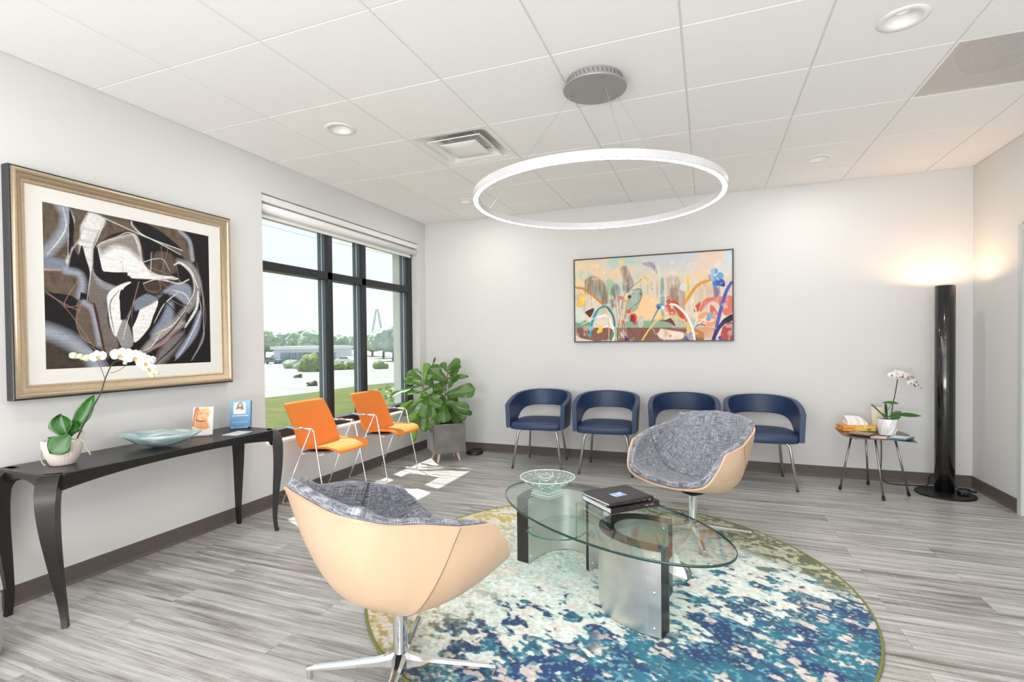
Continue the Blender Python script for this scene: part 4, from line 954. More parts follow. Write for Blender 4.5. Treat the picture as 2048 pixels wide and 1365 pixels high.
P([(226,872), (300,900), (400,960), (470,1010), (530,1050), (520,1070), (229,1085)], BR2, tx=S(tex+.1, 0, 1)); A.stroke([(228,885), (300,910), (380,955), (450,1010), (475,1055)], 34, lin(160,166,180), .85, soft=22)
P([(400,925), (505,985), (515,1010), (460,985)], BLK, smooth=False)
P([(452,600), (500,640), (585,690), (535,760), (530,850), (570,920), (575,985), (522,995), (500,900), (470,760), (440,740), (445,660)], lin(112, 104, 100), soft=3, tx=S(tex+.2, 0, 1)); A.stroke([(470,600), (500,660), (580,690)], 12, lin(165,172,188), .6, soft=12)
P([(478,478), (540,445), (640,420), (668,425), (690,480), (702,560), (760,610), (852,628), (850,640), (640,632), (625,606), (565,604), (510,598), (492,540)], WH, soft=2); P([(478,478), (560,440), (650,418), (668,430), (700,540), (660,520), (620,490), (560,480), (500,520)], BRN, .8, 18)
P([(505,602), (560,604), (600,612), (638,625), (640,650), (560,655), (515,625)], BLK); P([(480,480), (498,560), (512,610), (560,660), (500,640), (466,600), (468,520)], BLK)
P([(520,345), (640,365), (760,375), (880,405), (925,450), (940,540), (925,570), (880,520), (780,470), (690,430), (600,385)], BRN, tx=S(tex, 0, 1)); A.stroke([(880,408), (925,455), (940,545)], 12, BLU, .8, soft=7)
P([(648,360), (700,365), (790,410), (890,500), (800,470), (700,425)], BLK); A.stroke([(648,360), (655,385), (720,435), (890,500)], 3, WH, .8); A.stroke([(520,345), (650,405), (780,465), (880,520)], 3, WH, .6)
P([(700,440), (800,480), (900,540), (860,560), (760,600), (710,560)], BLK); P([(760,510), (840,520), (860,600), (790,620), (720,590)], BRN, .8, 8, tx=S(tex, 0, 1))
P([(525,730), (560,680), (640,650), (612,700), (592,770), (596,850), (568,915), (538,850)], WH, soft=3); P([(585,720), (600,690), (606,800), (590,830)], BLK); P([(640,790), (700,760), (770,742), (745,820), (720,880), (650,940)], WH, soft=2)
P([(600,690), (690,650), (690,760), (640,880), (615,820)], BLK); P([(570,915), (612,830), (650,945), (600,980)], GR, soft=3); P([(650,750), (730,700), (800,690), (760,745), (660,790)], lin(120,126,140), soft=5)
P([(700,660), (800,640), (860,650), (820,700), (760,720), (710,690)], BR2, .9, 5); P([(795,700), (870,655), (930,680), (915,760), (850,720)], lin(150,160,178), .8, 8); A.stroke([(800,640), (870,660), (920,640)], 4, WH, .7)
for pts, w, c in (([(870,550),(930,580),(962,660),(950,730),(915,790)], 26, GR), ([(830,760),(810,840),(750,905)], 34, lin(140,150,168)), ([(905,780),(850,850),(760,905)], 24, GR), ([(888,850),(800,900),(700,985)], 30, lin(170,160,160)), ([(880,910),(830,960),(770,1040)], 40, lin(126,120,120)),
        ([(972,800),(940,900),(860,1010)], 22, lin(150,158,180)), ([(965,700),(955,780),(900,870)], 8, WH), ([(990,850),(985,930),(930,1030)], 5, lin(150,160,180)), ([(720,985),(800,940),(850,880)], 8, LN), ([(850,570),(880,560),(930,600),(965,680)], 6, WH), ([(950,590),(985,700),(990,860)], 4, lin(170,150,150))): A.stroke(pts, w, c, .85, .5, soft=max(2, w*.4))
for pts in ([(222,590),(300,590)], [(345,530),(400,430),(440,320)], [(480,480),(660,418),(705,560)], [(520,350),(462,480),(440,740)], [(400,760),(378,850),(420,940),(520,1010)], [(410,610),(320,760),(415,760)], [(455,745),(510,1010),(530,1050)], [(570,915),(640,780),(680,650)], [(640,480),(700,560),(860,630)], [(745,505),(740,610),(800,625),(790,480),(820,490),(790,600)],
        [(560,930),(525,1020)], [(680,650),(645,800),(650,940)], [(700,655),(770,640),(780,700),(720,690),(700,655)], [(820,690),(860,640),(930,700),(920,770),(840,740),(820,690)], [(860,570),(900,800),(880,930),(770,1045)], [(950,600),(920,760),(720,985)], [(770,640),(850,700),(960,740)], [(590,560),(600,555),(606,608)], [(680,820),(700,810),(700,835)], [(230,690),(340,790),(470,980)], [(960,560),(1000,820),(960,980)]):
    A.stroke(pts, 1.5, LN, .7, soft=1.2)
for pts, w, c in (([(560,440),(650,418),(700,560)],2,WH), ([(240,520),(300,450),(335,380),(320,290)],2.5,WH), ([(462,480),(450,600),(430,740)],2,WH), ([(520,350),(490,430),(462,490)],2,WH), ([(585,690),(540,760),(560,900)],3,BLK), ([(640,790),(645,870),(650,945)],2,BLK), ([(750,850),(800,760),(870,700)],3,WH), ([(760,900),(840,860),(900,790)],2.5,WH), ([(790,640),(860,630),(905,600)],2.5,BLK), ([(720,700),(800,745),(880,820)],4,BLK), ([(820,700),(790,800),(720,900)],5,BLK), ([(900,800),(820,900),(700,990)],6,BLK), ([(930,860),(850,960),(760,1040)],6,BLK), ([(700,985),(740,960),(780,900)],3,WH), ([(880,560),(935,620),(945,700),(900,780)],3,WH), ([(840,690),(900,710),(930,760)],3,WH), ([(960,700),(975,800),(900,960),(850,1030)],2.5,WH), ([(600,930),(620,850),(640,790)],2,WH), ([(230,700),(330,760),(395,790)],2,LN), ([(740,510),(735,600),(700,560),(790,540),(830,600)],2,WH), ([(700,660),(760,640),(820,650)],2.5,WH), ([(670,700),(760,710),(800,680)],4,BLK)):
    A.stroke(pts, w, c, .8, .6, soft=1.3)
A.im *= (.72+.56*A.noise(14, 150, 31, 2))[..., None]**.6
a0, a1_, z0_, z1_ = fy0+.1435, fy1-.1435, fz0+.1435, fz1-.1435
A.im *= (.86+.28*A.noise(120, 120, 5, 2))[..., None]
colour_grid('abstract_canvas', A.im, lambda u, v: np.c_[np.full(u.shape, .0235), a0+u*(a1_-a0), z0_+v*(z1_-z0_)], M_art, FP)

GP = empty('garden_painting', (-.538, YB, 1.235), 0, 'wide colourful abstract garden painting in a thin dark frame on the back wall', 'picture')
pw, ph = 1.548, .872
b = MB(); rows = []
for ins_, x in [(0, 0), (0, -.040), (.011, -.040), (.011, -.030)]: rows.append([(-pw/2+ins_, x, ins_), (pw/2-ins_, x, ins_), (pw/2-ins_, x, ph-ins_), (-pw/2+ins_, x, ph-ins_), (-pw/2+ins_, x, ins_)])
b.grid(rows); b.build('thin_frame', mat('dark_bronze_frame', (.035, .022, .020), .4), GP)
A = Canvas([(255,303), (1780,200), (1782,1072), (258,1077)], 520, 292, lin(226, 214, 196))
big, med, drip = A.noise(6, 4, 21, 3), A.noise(24, 12, 22, 3), A.noise(120, 5, 23, 2); u_, v_ = A.U/520, A.V/292
def mk(cond, col, a=1): A.blend(S(cond, 0, 1)*a, col)
mk(sm(big, .45, .6)*sm(v_, .35, .7)*sm(-u_, -.55, -.35), lin(176, 214, 206), .8); mk(sm(med, .48, .62)*sm(v_, .4, .6)*sm(-u_, -.6, -.4), lin(244, 208, 156), .85)
mk(sm(u_, .35, .55)*sm(v_, .75, .92), lin(206, 212, 218), .9); mk(sm(u_, .7, .9)*sm(v_, .6, .9), lin(206, 220, 228), .7); mk(sm(big, .5, .62)*sm(u_, .5, .7)*sm(v_, .3, .5), lin(238, 206, 176), .8)
mk(sm(drip, .5, .7)*sm(v_, .25, .4)*sm(-v_, -.75, -.6), lin(176, 150, 120), .5); mk(sm(drip, .55, .75)*sm(v_, .2, .3)*sm(-v_, -.6, -.45)*sm(u_, .3, .5), lin(226, 226, 206), .6)
P = lambda pts, c, a=1, soft=1, smooth=True, tx=None: A.poly(pts, c, a, soft, smooth, tx)
dr = S(.3+1.1*drip, 0, 1)
P([(350,500),(420,450),(500,480),(560,560),(580,700),(520,720),(430,640),(350,600)], lin(120, 100, 80), .8, 8, tx=dr); P([(560,490),(650,530),(620,700),(580,690)], lin(150, 190, 130), .7, 6, tx=dr)
P([(600,600),(640,530),(690,560),(680,700),(640,750),(600,740)], lin(90, 74, 110), .7, 8, tx=dr); P([(690,380),(750,355),(790,440),(820,520),(780,600),(720,590),(720,480)], lin(110, 92, 96), .75, 8, tx=dr); P([(900,330),(1000,320),(1052,400),(1040,430),(1000,380),(930,350)], lin(120, 90, 130), .7, 6, tx=dr)
P([(740,760),(780,640),(860,570),(905,600),(895,700),(840,800),(730,930)], lin(134, 170, 158), .9, 5, tx=S(.5+.7*drip, 0, 1)); P([(1080,510),(1112,500),(1118,850),(1075,840)], lin(120, 158, 158), .8, 5); P([(1140,480),(1250,460),(1280,560),(1240,700),(1150,690)], lin(150, 130, 100), .55, 10, tx=dr); P([(1330,470),(1365,460),(1350,640),(1320,640)], lin(238, 206, 90), .8, 5)
P([(1170,580),(1290,560),(1320,720),(1290,860),(1200,800)], lin(132, 88, 78), .6, 8, tx=dr); P([(1400,560),(1640,540),(1640,760),(1420,800)], lin(214, 190, 170), .6, 10, tx=dr); P([(1590,560),(1650,560),(1650,640),(1600,660)], lin(96, 84, 130), .8, 6)
P([(900,650),(1000,640),(1060,700),(1080,860),(900,870),(800,820),(860,760)], lin(246, 208, 156), .95, 3); P([(258,880),(380,880),(420,945),(258,950)], lin(60, 150, 104), .8, 5); P([(258,945),(1400,945),(1500,1000),(1500,1072),(258,1076)], lin(134, 92, 76), 1, 2, False); P([(700,880),(1180,880),(1200,945),(700,945)], lin(120, 168, 140), .9, 4, False)
P([(1160,860),(1250,830),(1400,860),(1450,940),(1200,950)], lin(180, 180, 160), .8, 8, tx=dr); P([(920,860),(1100,878),(1180,860),(1225,940),(1160,900),(1060,880)], lin(110, 64, 50)); P([(1180,700),(1240,700),(1290,780),(1350,860),(1300,900),(1240,800)], lin(196, 76, 48))
P([(1480,720),(1520,670),(1640,650),(1780,650),(1780,800),(1700,830),(1640,720),(1560,700),(1480,790),(1450,780)], lin(220, 92, 64), .85, 4, tx=S(.45+drip, 0, 1)); P([(1440,840),(1520,800),(1610,830),(1620,920),(1540,940),(1450,900)], lin(240, 150, 92), .9, 4); P([(1450,870),(1600,870),(1560,900)], lin(250, 226, 200), .9, 4)
P([(1420,740),(1470,700),(1440,800),(1400,790)], lin(204, 80, 56)); P([(1560,740),(1600,750),(1640,830),(1560,800)], lin(214, 90, 60), .9); P([(1680,950),(1780,900),(1782,1072),(1650,1072)], lin(176, 78, 70), 1, 3); P([(1680,880),(1780,820),(1780,880),(1700,920),(1620,960)], lin(40, 36, 58)); P([(1400,950),(1600,950),(1590,1050),(1420,1040)], lin(214, 140, 84), .8, 8, tx=S(.3+1.2*med, 0, 1))
P([(1080,960),(1200,980),(1300,1000),(1280,1060),(1100,1060),(1050,1010)], lin(246, 224, 202), .95, 4, tx=S(.4+1.2*med, 0, 1)); P([(262,1020),(330,1050),(430,1072),(262,1072)], lin(240, 214, 200), .9, 4); P([(258,700),(330,760),(340,880),(258,880)], lin(214, 224, 214), .9, 5); P([(350,800),(440,760),(400,850)], lin(90, 50, 36)); P([(1130,650),(1180,640),(1160,700)], lin(210,120,100), .7)
for i in range(14): A.stroke([(640+i*9, 1060), (650+i*7, 900), (640+i*14-40, 620+i*5)], 1.6, (lin(160,120,60), lin(235,220,190), lin(110,80,70))[i % 3], .7)
St = lambda pts, w, c, a=1, tp=.2: A.stroke(pts, w, c, a, tp)
St([(262,560),(340,575),(430,640),(540,740)], 8, lin(206,140,48)); St([(400,1030),(415,900),(470,780),(560,745),(620,830),(630,940),(600,1070)], 7, lin(44,150,160)); St([(400,1030),(418,900),(470,790)], 10, lin(50,160,176)); St([(560,750),(625,840),(640,930)], 4, lin(36,90,110))
St([(470,845),(560,830),(600,900),(640,1000),(620,1070)], 8, lin(244,242,236)); St([(450,850),(390,880),(320,915)], 3, lin(240,236,226)); St([(500,960),(560,930),(620,960)], 4, lin(248,246,240)); St([(580,1075),(580,900),(560,760)], 3, lin(232,190,120))
St([(650,1075),(680,900),(700,780),(740,620),(900,480)], 2.2, lin(120,90,60)); St([(700,880),(800,760),(880,690),(895,600),(870,575),(800,590)], 3, lin(140,120,50)); St([(900,1070),(980,950),(1060,870),(1180,830),(1300,880),(1350,940)], 6, lin(236,196,116)); St([(990,900),(1040,800),(1060,770)], 6, lin(110,156,156))
St([(1410,1070),(1390,960),(1330,830),(1240,740),(1170,720)], 8, lin(244,242,238)); St([(1300,730),(1350,660),(1440,540),(1570,490)], 10, lin(222,156,60)); St([(1600,1065),(1630,920),(1670,760),(1720,600),(1770,515)], 11, lin(84,92,180)); St([(1590,1065),(1640,960),(1700,900)], 12, lin(52,50,110)); St([(1420,950),(1480,880),(1530,840)], 3, lin(240,238,232)); St([(1340,1070),(1360,1000)], 12, lin(44,84,180)); St([(1410,950),(1460,920),(1515,930)], 3.5, lin(80,80,170))
St([(1400,960),(1430,860),(1420,760)], 5, lin(220,224,206)); St([(640,940),(650,1070)], 8, lin(176,196,150)); St([(770,940),(860,1060),(900,990)], 1.6, lin(96,50,50)); St([(690,1000),(740,1060)], 3, lin(240,240,240))
for (x, y, rx, ry, c) in ((320,690,34,46,lin(248,206,96)), (300,720,30,30,lin(244,190,64)), (340,660,26,30,lin(250,214,110)), (320,630,14,18,lin(246,190,60)), (697,660,16,18,lin(232,92,44)), (735,690,14,20,lin(240,176,60)), (780,650,18,18,lin(96,22,50)), (885,622,7,7,lin(36,40,80)), (817,620,5,5,lin(40,40,60)),
        (770,795,22,26,lin(228,76,44)), (820,850,34,40,lin(226,72,42)), (800,855,34,34,lin(140,26,34)), (830,890,20,24,lin(150,30,36)), (722,890,20,20,lin(234,92,52)), (845,905,16,14,lin(232,86,50)), (935,465,14,14,lin(246,190,60)), (955,488,12,12,lin(246,200,84)), (962,556,8,8,lin(246,190,60)),
        (1158,700,24,24,lin(208,72,44)), (1150,760,32,36,lin(210,76,44)), (1190,800,32,32,lin(212,78,48)), (1060,745,26,26,lin(70,130,190)), (1085,735,26,22,lin(90,156,206)), (1060,755,12,16,lin(24,50,120)), (1105,755,14,18,lin(240,244,246)),
        (1600,405,38,30,lin(88,156,212)), (1575,460,30,30,lin(80,148,206)), (1630,500,48,52,lin(84,152,210)), (1660,450,34,34,lin(96,164,216)), (1660,515,48,36,lin(54,84,170)), (1610,530,24,26,lin(70,120,196)), (1690,540,20,18,lin(40,60,150)), (1560,835,32,26,lin(110,172,214)), (1545,870,24,20,lin(104,166,210)), (1300,560,34,36,lin(214,224,228)),
        (500,960,20,34,lin(246,206,72)), (480,985,14,16,lin(248,214,90)), (510,938,14,14,lin(246,206,72)), (1350,965,18,42,lin(244,200,60)), (1385,975,10,20,lin(244,244,240)), (1655,1050,16,18,lin(50,70,170)), (1175,1028,16,12,lin(226,120,90)), (740,1035,14,20,lin(60,50,140)), (750,1060,22,16,lin(90,30,60)), (900,990,8,8,lin(130,40,40)), (888,890,30,60,lin(190,200,180))): A.ell((x, y), rx, ry, c, .93)
mk(sm(med, .62, .72), lin(240, 236, 226), .35); A.im *= (.94+.12*A.noise(160, 60, 9, 2))[..., None]
colour_grid('garden_canvas', A.im, lambda u, v: np.c_[-pw/2+.011+u*(pw-.022), np.full(u.shape, -.034), .011+v*(ph-.022)], M_art, GP)
b = MB(); b.box(-pw/2+.009, -.033, .009, pw/2-.009, -.001, ph-.009); b.build('stretcher', M_mat, GP)

# ================================================================== FLOOR LAMP
FL = empty('floor_lamp', (1.775, 4.985, 0), 0, 'tall glossy black cylinder floor lamp glowing upwards in the back right corner', 'lamp')
b = MB(); b.lathe([(.0001, .0), (.192, 0), (.195, .004), (.192, .011), (.182, .014), (.0001, .016)], 64, Matrix.Translation((-.012, -.045, 0))); b.build('base_disc', mat('satin_black_base', (.006, .006, .006), .42, spec=.3), FL, auto=40)
LT = 1.662; b = MB(); b.lathe([(.063, .014), (.0645, .016), (.0645, LT-.002), (.063, LT), (.060, LT-.002), (.060, 1.45), (.0001, 1.45)], 64); b.build('column', M_lamp, FL, auto=40)
b = MB(); b.box(-.003, -.0662, .02, .003, -.063, LT-.01, Matrix.Rotation(math.radians(62), 4, 'Z')); b.build('seam_channel', M_black, FL)
b = MB(); b.lathe([(.0001, LT-.075), (.012, LT-.07), (.017, LT-.05), (.012, LT-.034), (.0001, LT-.030)], 20); b.build('halogen_bulb', mat('warm_bulb', (1, .9, .7), .4, emit=(1, .62, .30), estr=30), FL, smooth=True)
pl_ = bpy.data.lights.new('halogen_light', 'POINT'); pl_.energy = 6.5; pl_.color = (1, .60, .34); pl_.shadow_soft_size = .014; o = bpy.data.objects.new('halogen_light', pl_); COL.objects.link(o); o.location = (1.775, 4.985, LT-.018)
b = MB(); b.box(-.03, -.035, 0, .03, .035, .028, Matrix.Translation((.095, -.075, .014))); b.build('foot_switch', M_black, FL, bevel=.006)
# power cord
cord = [(1.41, 5.222, .37), (1.412, 5.214, .33), (1.41, 5.205, .2), (1.405, 5.195, .07), (1.43, 5.16, .008), (1.50, 5.125, .005), (1.61, 5.135, .005), (1.70, 5.15, .006), (1.725, 5.145, .03), (1.73, 5.14, .09), (1.79, 5.14, .115), (1.85, 5.13, .06), (1.90, 5.10, .02), (1.97, 5.09, .006), (2.012, 5.075, .006), (1.99, 5.04, .006), (1.93, 5.06, .012), (1.90, 5.09, .02), (1.96, 5.12, .012), (1.99, 5.11, .006), (1.94, 5.03, .02), (1.87, 4.985, .02)]
b = MB(); b.tube(crom([(x-1.775, y-4.985, z) for x, y, z in cord], 8), .0042, 8); PC = b.build('power_cord', M_black, FL, smooth=True)
OU = empty('wall_outlet', (1.385, YB, .42), 0, 'small white outlet plate low on the back wall behind the side table', 'outlet')
b = MB(); b.box(-.036, -.006, -.058, .036, 0, .058); b.build('cover_plate', M_white, OU, bevel=.003)
for zz in (-.022, .022): b = MB(); b.box(-.017, -.0085, zz-.014, .017, -.005, zz+.014); b.build('socket', mat('socket_white', (.75, .75, .73), .4), OU, bevel=.002)
b = MB(); b.box(-.013, -.032, -.034, .013, -.008, -.010, Matrix.Translation((.01, 0, 0))); b.build('plug', M_black, PC, bevel=.003).location = (1.385-1.775, YB-4.985, .42)

# ================================================================== SIDE TABLE
ST = empty('side_table', (1.26, 4.83, 0), 0, 'small angular folded metal side table on four thin legs by the back wall', 'table')
tz = .466
M_sheet = noisy(mat('dark_sheet_steel', rough=.35, metal=.7), (.16, .15, .15), (.26, .25, .25), ns=4)
tp = [(-.235, .20, .012), (-.245, -.10, .004), (-.185, -.235, 0), (.06, -.21, 0), (.215, -.235, -.010), (.26, .10, 0), (.24, .215, .004), (.02, .235, .012)]
b = MB(); cen = (0, 0, -.002); n = len(tp); P_ = [Vector((x, y, tz+z)) for x, y, z in tp]
b.add([(0, 0, tz)]+P_, [(0, i+1, (i+1) % n+1) for i in range(n)]); b.add([(0, 0, tz-.003)]+[p-Vector((0, 0, .003)) for p in P_], [(0, (i+1) % n+1, i+1) for i in range(n)]); b.grid([P_+[P_[0]], [p-Vector((0, 0, .003)) for p in P_+[P_[0]]]])
b.build('table_top', M_sheet, ST)
for (tx, ty, fx, fy) in ((-.16, -.02, -.243, -.015), (-.03, .12, .015, .22), (-.045, -.20, .0, -.240), (.11, -.10, .222, -.038)):
    b = MB(); b.tube([(tx, ty, tz-.003), (fx, fy, .004)], .0075, 12); lg = b.build('leg', M_darksteel, ST, smooth=True)
    b = MB(); p0 = Vector((fx, fy, 0)); dd = (Vector((tx, ty, tz))-p0).normalized(); b.tube([p0+Vector((0, 0, .003)), p0+dd*.032], .0115, 14); b.build('rubber_foot', M_black, lg)
TB = empty('tissue_box', (1.165, 4.965, tz+.010), math.radians(14), 'orange and yellow tissue box with a white tissue pulled up, on the side table', 'tissue box')
cvs = Canvas([(0, 1), (1, 1), (1, 0), (0, 0)], 100, 24, lin(250, 206, 110)); cvs.blend(sm(-cvs.U/100, -.42, -.34), lin(246, 164, 50)); nn = cvs.noise(14, 5, 8); cvs.blend(sm(nn, .55, .7)*.5, lin(252, 232, 170)); cvs.ell((.78, .30), .05, .22, lin(120, 150, 60)); cvs.ell((.84, .34), .03, .15, lin(150, 170, 70)); cvs.stroke([(.06, .5), (.30, .52)], 3.5, lin(214, 130, 40)); cvs.ell((.66, .75), .03, .12, lin(255, 244, 190))
b = MB(); b.box(-.125, -.058, 0, .125, .058, .048); b.build('carton', mat('orange_carton', lin(240, 158, 66), .6), TB)
colour_grid('carton_print', cvs.im, lambda u, v: np.c_[-.124+u*.248, np.full(u.shape, -.0587), .001+v*.046], M_print, TB)
M_tis = mat('tissue_paper', (.88, .88, .88), .9); b = MB(); rows = []; r_n = random.Random(5)
prof_t = [(-.085, .004), (-.078, .040), (-.092, .072), (-.060, .080), (-.02, .078), (.02, .070), (.06, .048), (.078, .030), (.085, .002)]
top_ = crom([(x, 0, z) for x, z in prof_t], 3)
for k in range(9):
    t = -1+2*k/8; row = []
    for i, p in enumerate(top_): row.append((p.x*(1-.12*t*t), t*.034+.008*math.sin(i*1.3+k), .048+p.z*(1-abs(t)**2.5)*(.92+.10*math.sin(i*.9+k*1.7))))
    rows.append(row)
b.grid(rows); b.build('tissue', M_tis, TB, smooth=True)
def sheet(name, pts, z, t, m_, label, cat, group=None):
    b = MB(); b.prism([(x, y) for x, y in pts], 0, t); o = b.build(name, m_); o.location = (0, 0, z); return tag(o, label, cat, group)
mg = noisy(mat('magazine_cover', rough=.4), lin(96, 76, 62), lin(196, 176, 150), ns=26); mgs = mat('magazine_dark', lin(120, 70, 50), .5)
MG = empty('magazine', (0, 0, tz+.0125), 0, 'brown toned magazine at the front left of the side table', 'magazine')
b = MB(); b.prism([(1.045, 4.735), (1.185, 4.665), (1.262, 4.79), (1.115, 4.845)], 0, .0085); b.build('pages', mgs, MG)
b = MB(); b.prism([(1.046, 4.736), (1.184, 4.667), (1.260, 4.789), (1.116, 4.843)], .0086, .0094); b.build('cover', mg, MG)
sheet('leaflet', [(1.185, 4.640), (1.285, 4.625), (1.325, 4.735), (1.215, 4.755)], tz+.0035, .003, noisy(mat('pink_leaflet', rough=.5), lin(206, 160, 140), lin(240, 226, 214), ns=30), 'pale pink leaflet at the front of the side table beside the magazine', 'leaflet')
BB = empty('folded_brochure', (0, 0, tz+.001), 0, 'white and blue folded brochure on the right front corner of the side table', 'brochure')
b = MB(); b.prism([(1.305, 4.652), (1.410, 4.618), (1.498, 4.735), (1.385, 4.770)], .0, .012); b.build('pages', mat('brochure_blue', lin(70, 110, 150), .5), BB)
b = MB(); b.prism([(1.307, 4.654), (1.404, 4.622), (1.485, 4.735), (1.385, 4.767)], .0122, .0128); b.build('cover', noisy(mat('brochure_pale', rough=.4), lin(200, 214, 220), lin(236, 240, 240), ns=20), BB)
RVs = empty('ribbed_vase', (1.335, 5.015, tz+.006), 0, 'ivory ribbed vase standing behind the potted orchid on the side table', 'vase')
b = MB(); rows = []
for r, z in [(.001, 0), (.030, 0), (.036, .05), (.044, .13), (.050, .20), (.048, .205), (.042, .13), (.032, .05), (.001, .02)]: rows.append([((r+.0022*math.cos(k*PI/2.0))*math.cos(2*PI*k/96), (r+.0022*math.cos(k*PI/2.0))*math.sin(2*PI*k/96), z) for k in range(97)])
b.grid(rows); b.build('vase_body', mat('ivory_ceramic', lin(236, 230, 206), .5), RVs, smooth=True)

# ================================================================== PLANTS
def leaf(b, p0, p1, w, n, curl=.0, droop=0., shape='obovate', wav=0, seed=0, nu=9, nv=12, petiole=0.0, mi=0):
    """one leaf blade from p0 to p1; n = facing direction; w = full width"""
    p0, p1, n = Vector(p0), Vector(p1), Vector(n); ax = p1-p0; L = ax.length; ax.normalize(); n = (n-ax*n.dot(ax)).normalized(); sd = ax.cross(n); r = random.Random(seed); ph_ = r.random()*6; P = []; UV = []
    for i in range(nv+1):
        s = i/nv; q = petiole+(1-petiole)*s if petiole else s
        if shape == 'obovate': wd = (.22+.86*s**.7)*math.sqrt(max(0, 1-max(0, (s-.55)/.45)**2.8)) * (1-.20*math.exp(-((s-.36)/.15)**2)); wd = min(wd, 1) if s > .02 else .05
        elif shape == 'strap': wd = max(.02, (math.sin(PI*min(1, s*.86+.12)))**.62*min(1, .32+1.3*s))*math.sqrt(max(0, 1-max(0, (s-.8)/.2)**2))
        else: wd = math.sqrt(max(0, 1-(2*s-1)**2))
        row = []; ur = []
        for k in range(nu):
            t = -1+2*k/(nu-1); z = curl*w*(abs(t)**1.6) - droop*L*s*s + wav*w*math.sin(ph_+s*13+t*2)*abs(t)**2
            row.append(p0+ax*L*s+sd*(t*wd*w/2)+n*z); ur.append((.5+.5*t, s))
        P.append(row); UV.append(ur)
    b.grid(P, mi=mi, uv=UV)
def leafmat(name, base, vein, rough=.35, transl=.25, tcol=None):
    m_ = bpy.data.materials.new(name); m_.use_nodes = True; nt, _, lk, bs = NT(m_); bs.inputs['Roughness'].default_value = rough; bs.inputs['Specular IOR Level'].default_value = .55
    uv = nt.nodes.new('ShaderNodeTexCoord'); sp = nt.nodes.new('ShaderNodeSeparateXYZ'); lk.new(uv.outputs['UV'], sp.inputs[0])
    def mth(op, a, c=None):
        n = N(nt, 'ShaderNodeMath', operation=op)
        for i, q in enumerate((a, c)):
            if q is None: continue
            if isinstance(q, (int, float)): n.inputs[i].default_value = q
            else: lk.new(q, n.inputs[i])
        return n.outputs[0]
    ax = mth('ABSOLUTE', mth('SUBTRACT', sp.outputs['X'], .5)); mid = mth('LESS_THAN', ax, .022)
    side = mth('SINE', mth('MULTIPLY', mth('SUBTRACT', sp.outputs['Y'], mth('MULTIPLY', ax, .75)), 46)); sv = mth('MULTIPLY', mth('GREATER_THAN', side, .95), .6); f = mth('MAXIMUM', mid, sv)
    nz = N(nt, 'ShaderNodeTexNoise', Scale=9, Detail=4); c0 = ramp(nt, [(.3, tuple(x*.75 for x in base)), (.7, tuple(x*1.3 for x in base))]); lk.new(nz.outputs[0], c0.inputs[0])
    mx = nt.nodes.new('ShaderNodeMixRGB'); mx.inputs[2].default_value = (*vein, 1); lk.new(f, mx.inputs[0]); lk.new(c0.outputs[0], mx.inputs[1]); lk.new(mx.outputs[0], bs.inputs['Base Color'])
    tr = N(nt, 'ShaderNodeBsdfTranslucent', Color=(*(tcol or (base[0]*3, base[1]*2.4, base[2])), 1)); ms = nt.nodes.new('ShaderNodeMixShader'); ms.inputs[0].default_value = transl
    out = [x for x in nt.nodes if x.type == 'OUTPUT_MATERIAL'][0]; lk.new(bs.outputs[0], ms.inputs[1]); lk.new(tr.outputs[0], ms.inputs[2]); lk.new(ms.outputs[0], out.inputs[0]); return m_
M_fig = leafmat('fig_leaf_green', (.055, .135, .028), (.22, .34, .12), .32, .22, (.26, .55, .04)); M_orl = leafmat('orchid_leaf_green', (.035, .155, .022), (.045, .16, .03), .28, .12)
M_stem = noisy(mat('woody_stem', rough=.7), (.05, .035, .02), (.16, .11, .06), ns=20); M_gstem = mat('dark_green_stem', (.035, .050, .018), .5)
M_petal = mat('white_petal', (.80, .80, .76), .6); M_bud = mat('pale_green_bud', (.74, .80, .50), .5); M_lip = mat('amber_lip', (.66, .44, .16), .5); M_pink = mat('pink_throat', (.62, .13, .16), .5); M_root = mat('grey_green_root', (.36, .37, .27), .7)
LAT = Vector((.9349, .3549, 0)); DEP = Vector((-.3549, .9349, 0)); UPV = Vector((0, 0, 1))
# fiddle leaf fig in its concrete planter
PX, PY = -2.612, 4.752
PLN = empty('concrete_planter', (PX, PY, 0), math.radians(43), 'square grey concrete planter on four pale wooden legs in the window corner', 'planter')
hs = .167; b = MB(); rows = []
for s_, z in [(.002, .100), (hs-.004, .100), (hs, .104), (hs, .396), (hs-.004, .400), (hs-.020, .400), (hs-.022, .397), (hs-.022, .34)]: rows.append([(-s_, -s_, z), (s_, -s_, z), (s_, s_, z), (-s_, s_, z), (-s_, -s_, z)])
b.grid(rows); b.build('planter_box', M_concrete, PLN, auto=30)
for sx in (-1, 1):
    for sy in (-1, 1): b = MB(); b.tube([(sx*.095, sy*.095, .101), (sx*.118, sy*.118, .002)], [.017, .011], 16); b.build('leg', M_pinewood, PLN, auto=50)
FG = empty('fiddle_leaf_fig', (PX, PY, .35), 0, 'bushy fiddle leaf fig with broad glossy green leaves, growing in the concrete planter', 'potted plant')
b = MB(); b.box(-.140, -.140, -.03, .140, .140, .0, rotz(math.radians(43))); b.build('soil', M_soil, FG)
SC = .000985
def fp(cx_, cy_, dep): return LAT*((cx_-588)*SC) + DEP*dep + UPV*((795-cy_)*SC+.045)
def fp2(x, y, d): p = fp(x, y, d); return p
stems = [[(590,850,0), (585,700,.0), (575,600,.0), (590,450,0), (612,300,-.01), (618,240,0)], [(570,850,.03), (540,740,.03), (470,620,.0), (400,520,-.02), (350,400,-.03), (330,300,-.02)], [(600,850,.04), (620,740,.05), (640,640,.05)], [(575,850,-.03), (520,760,-.05), (420,700,-.07), (360,680,-.07)], [(560,500,0), (470,470,.02), (440,380,.04), (430,230,.05)]]
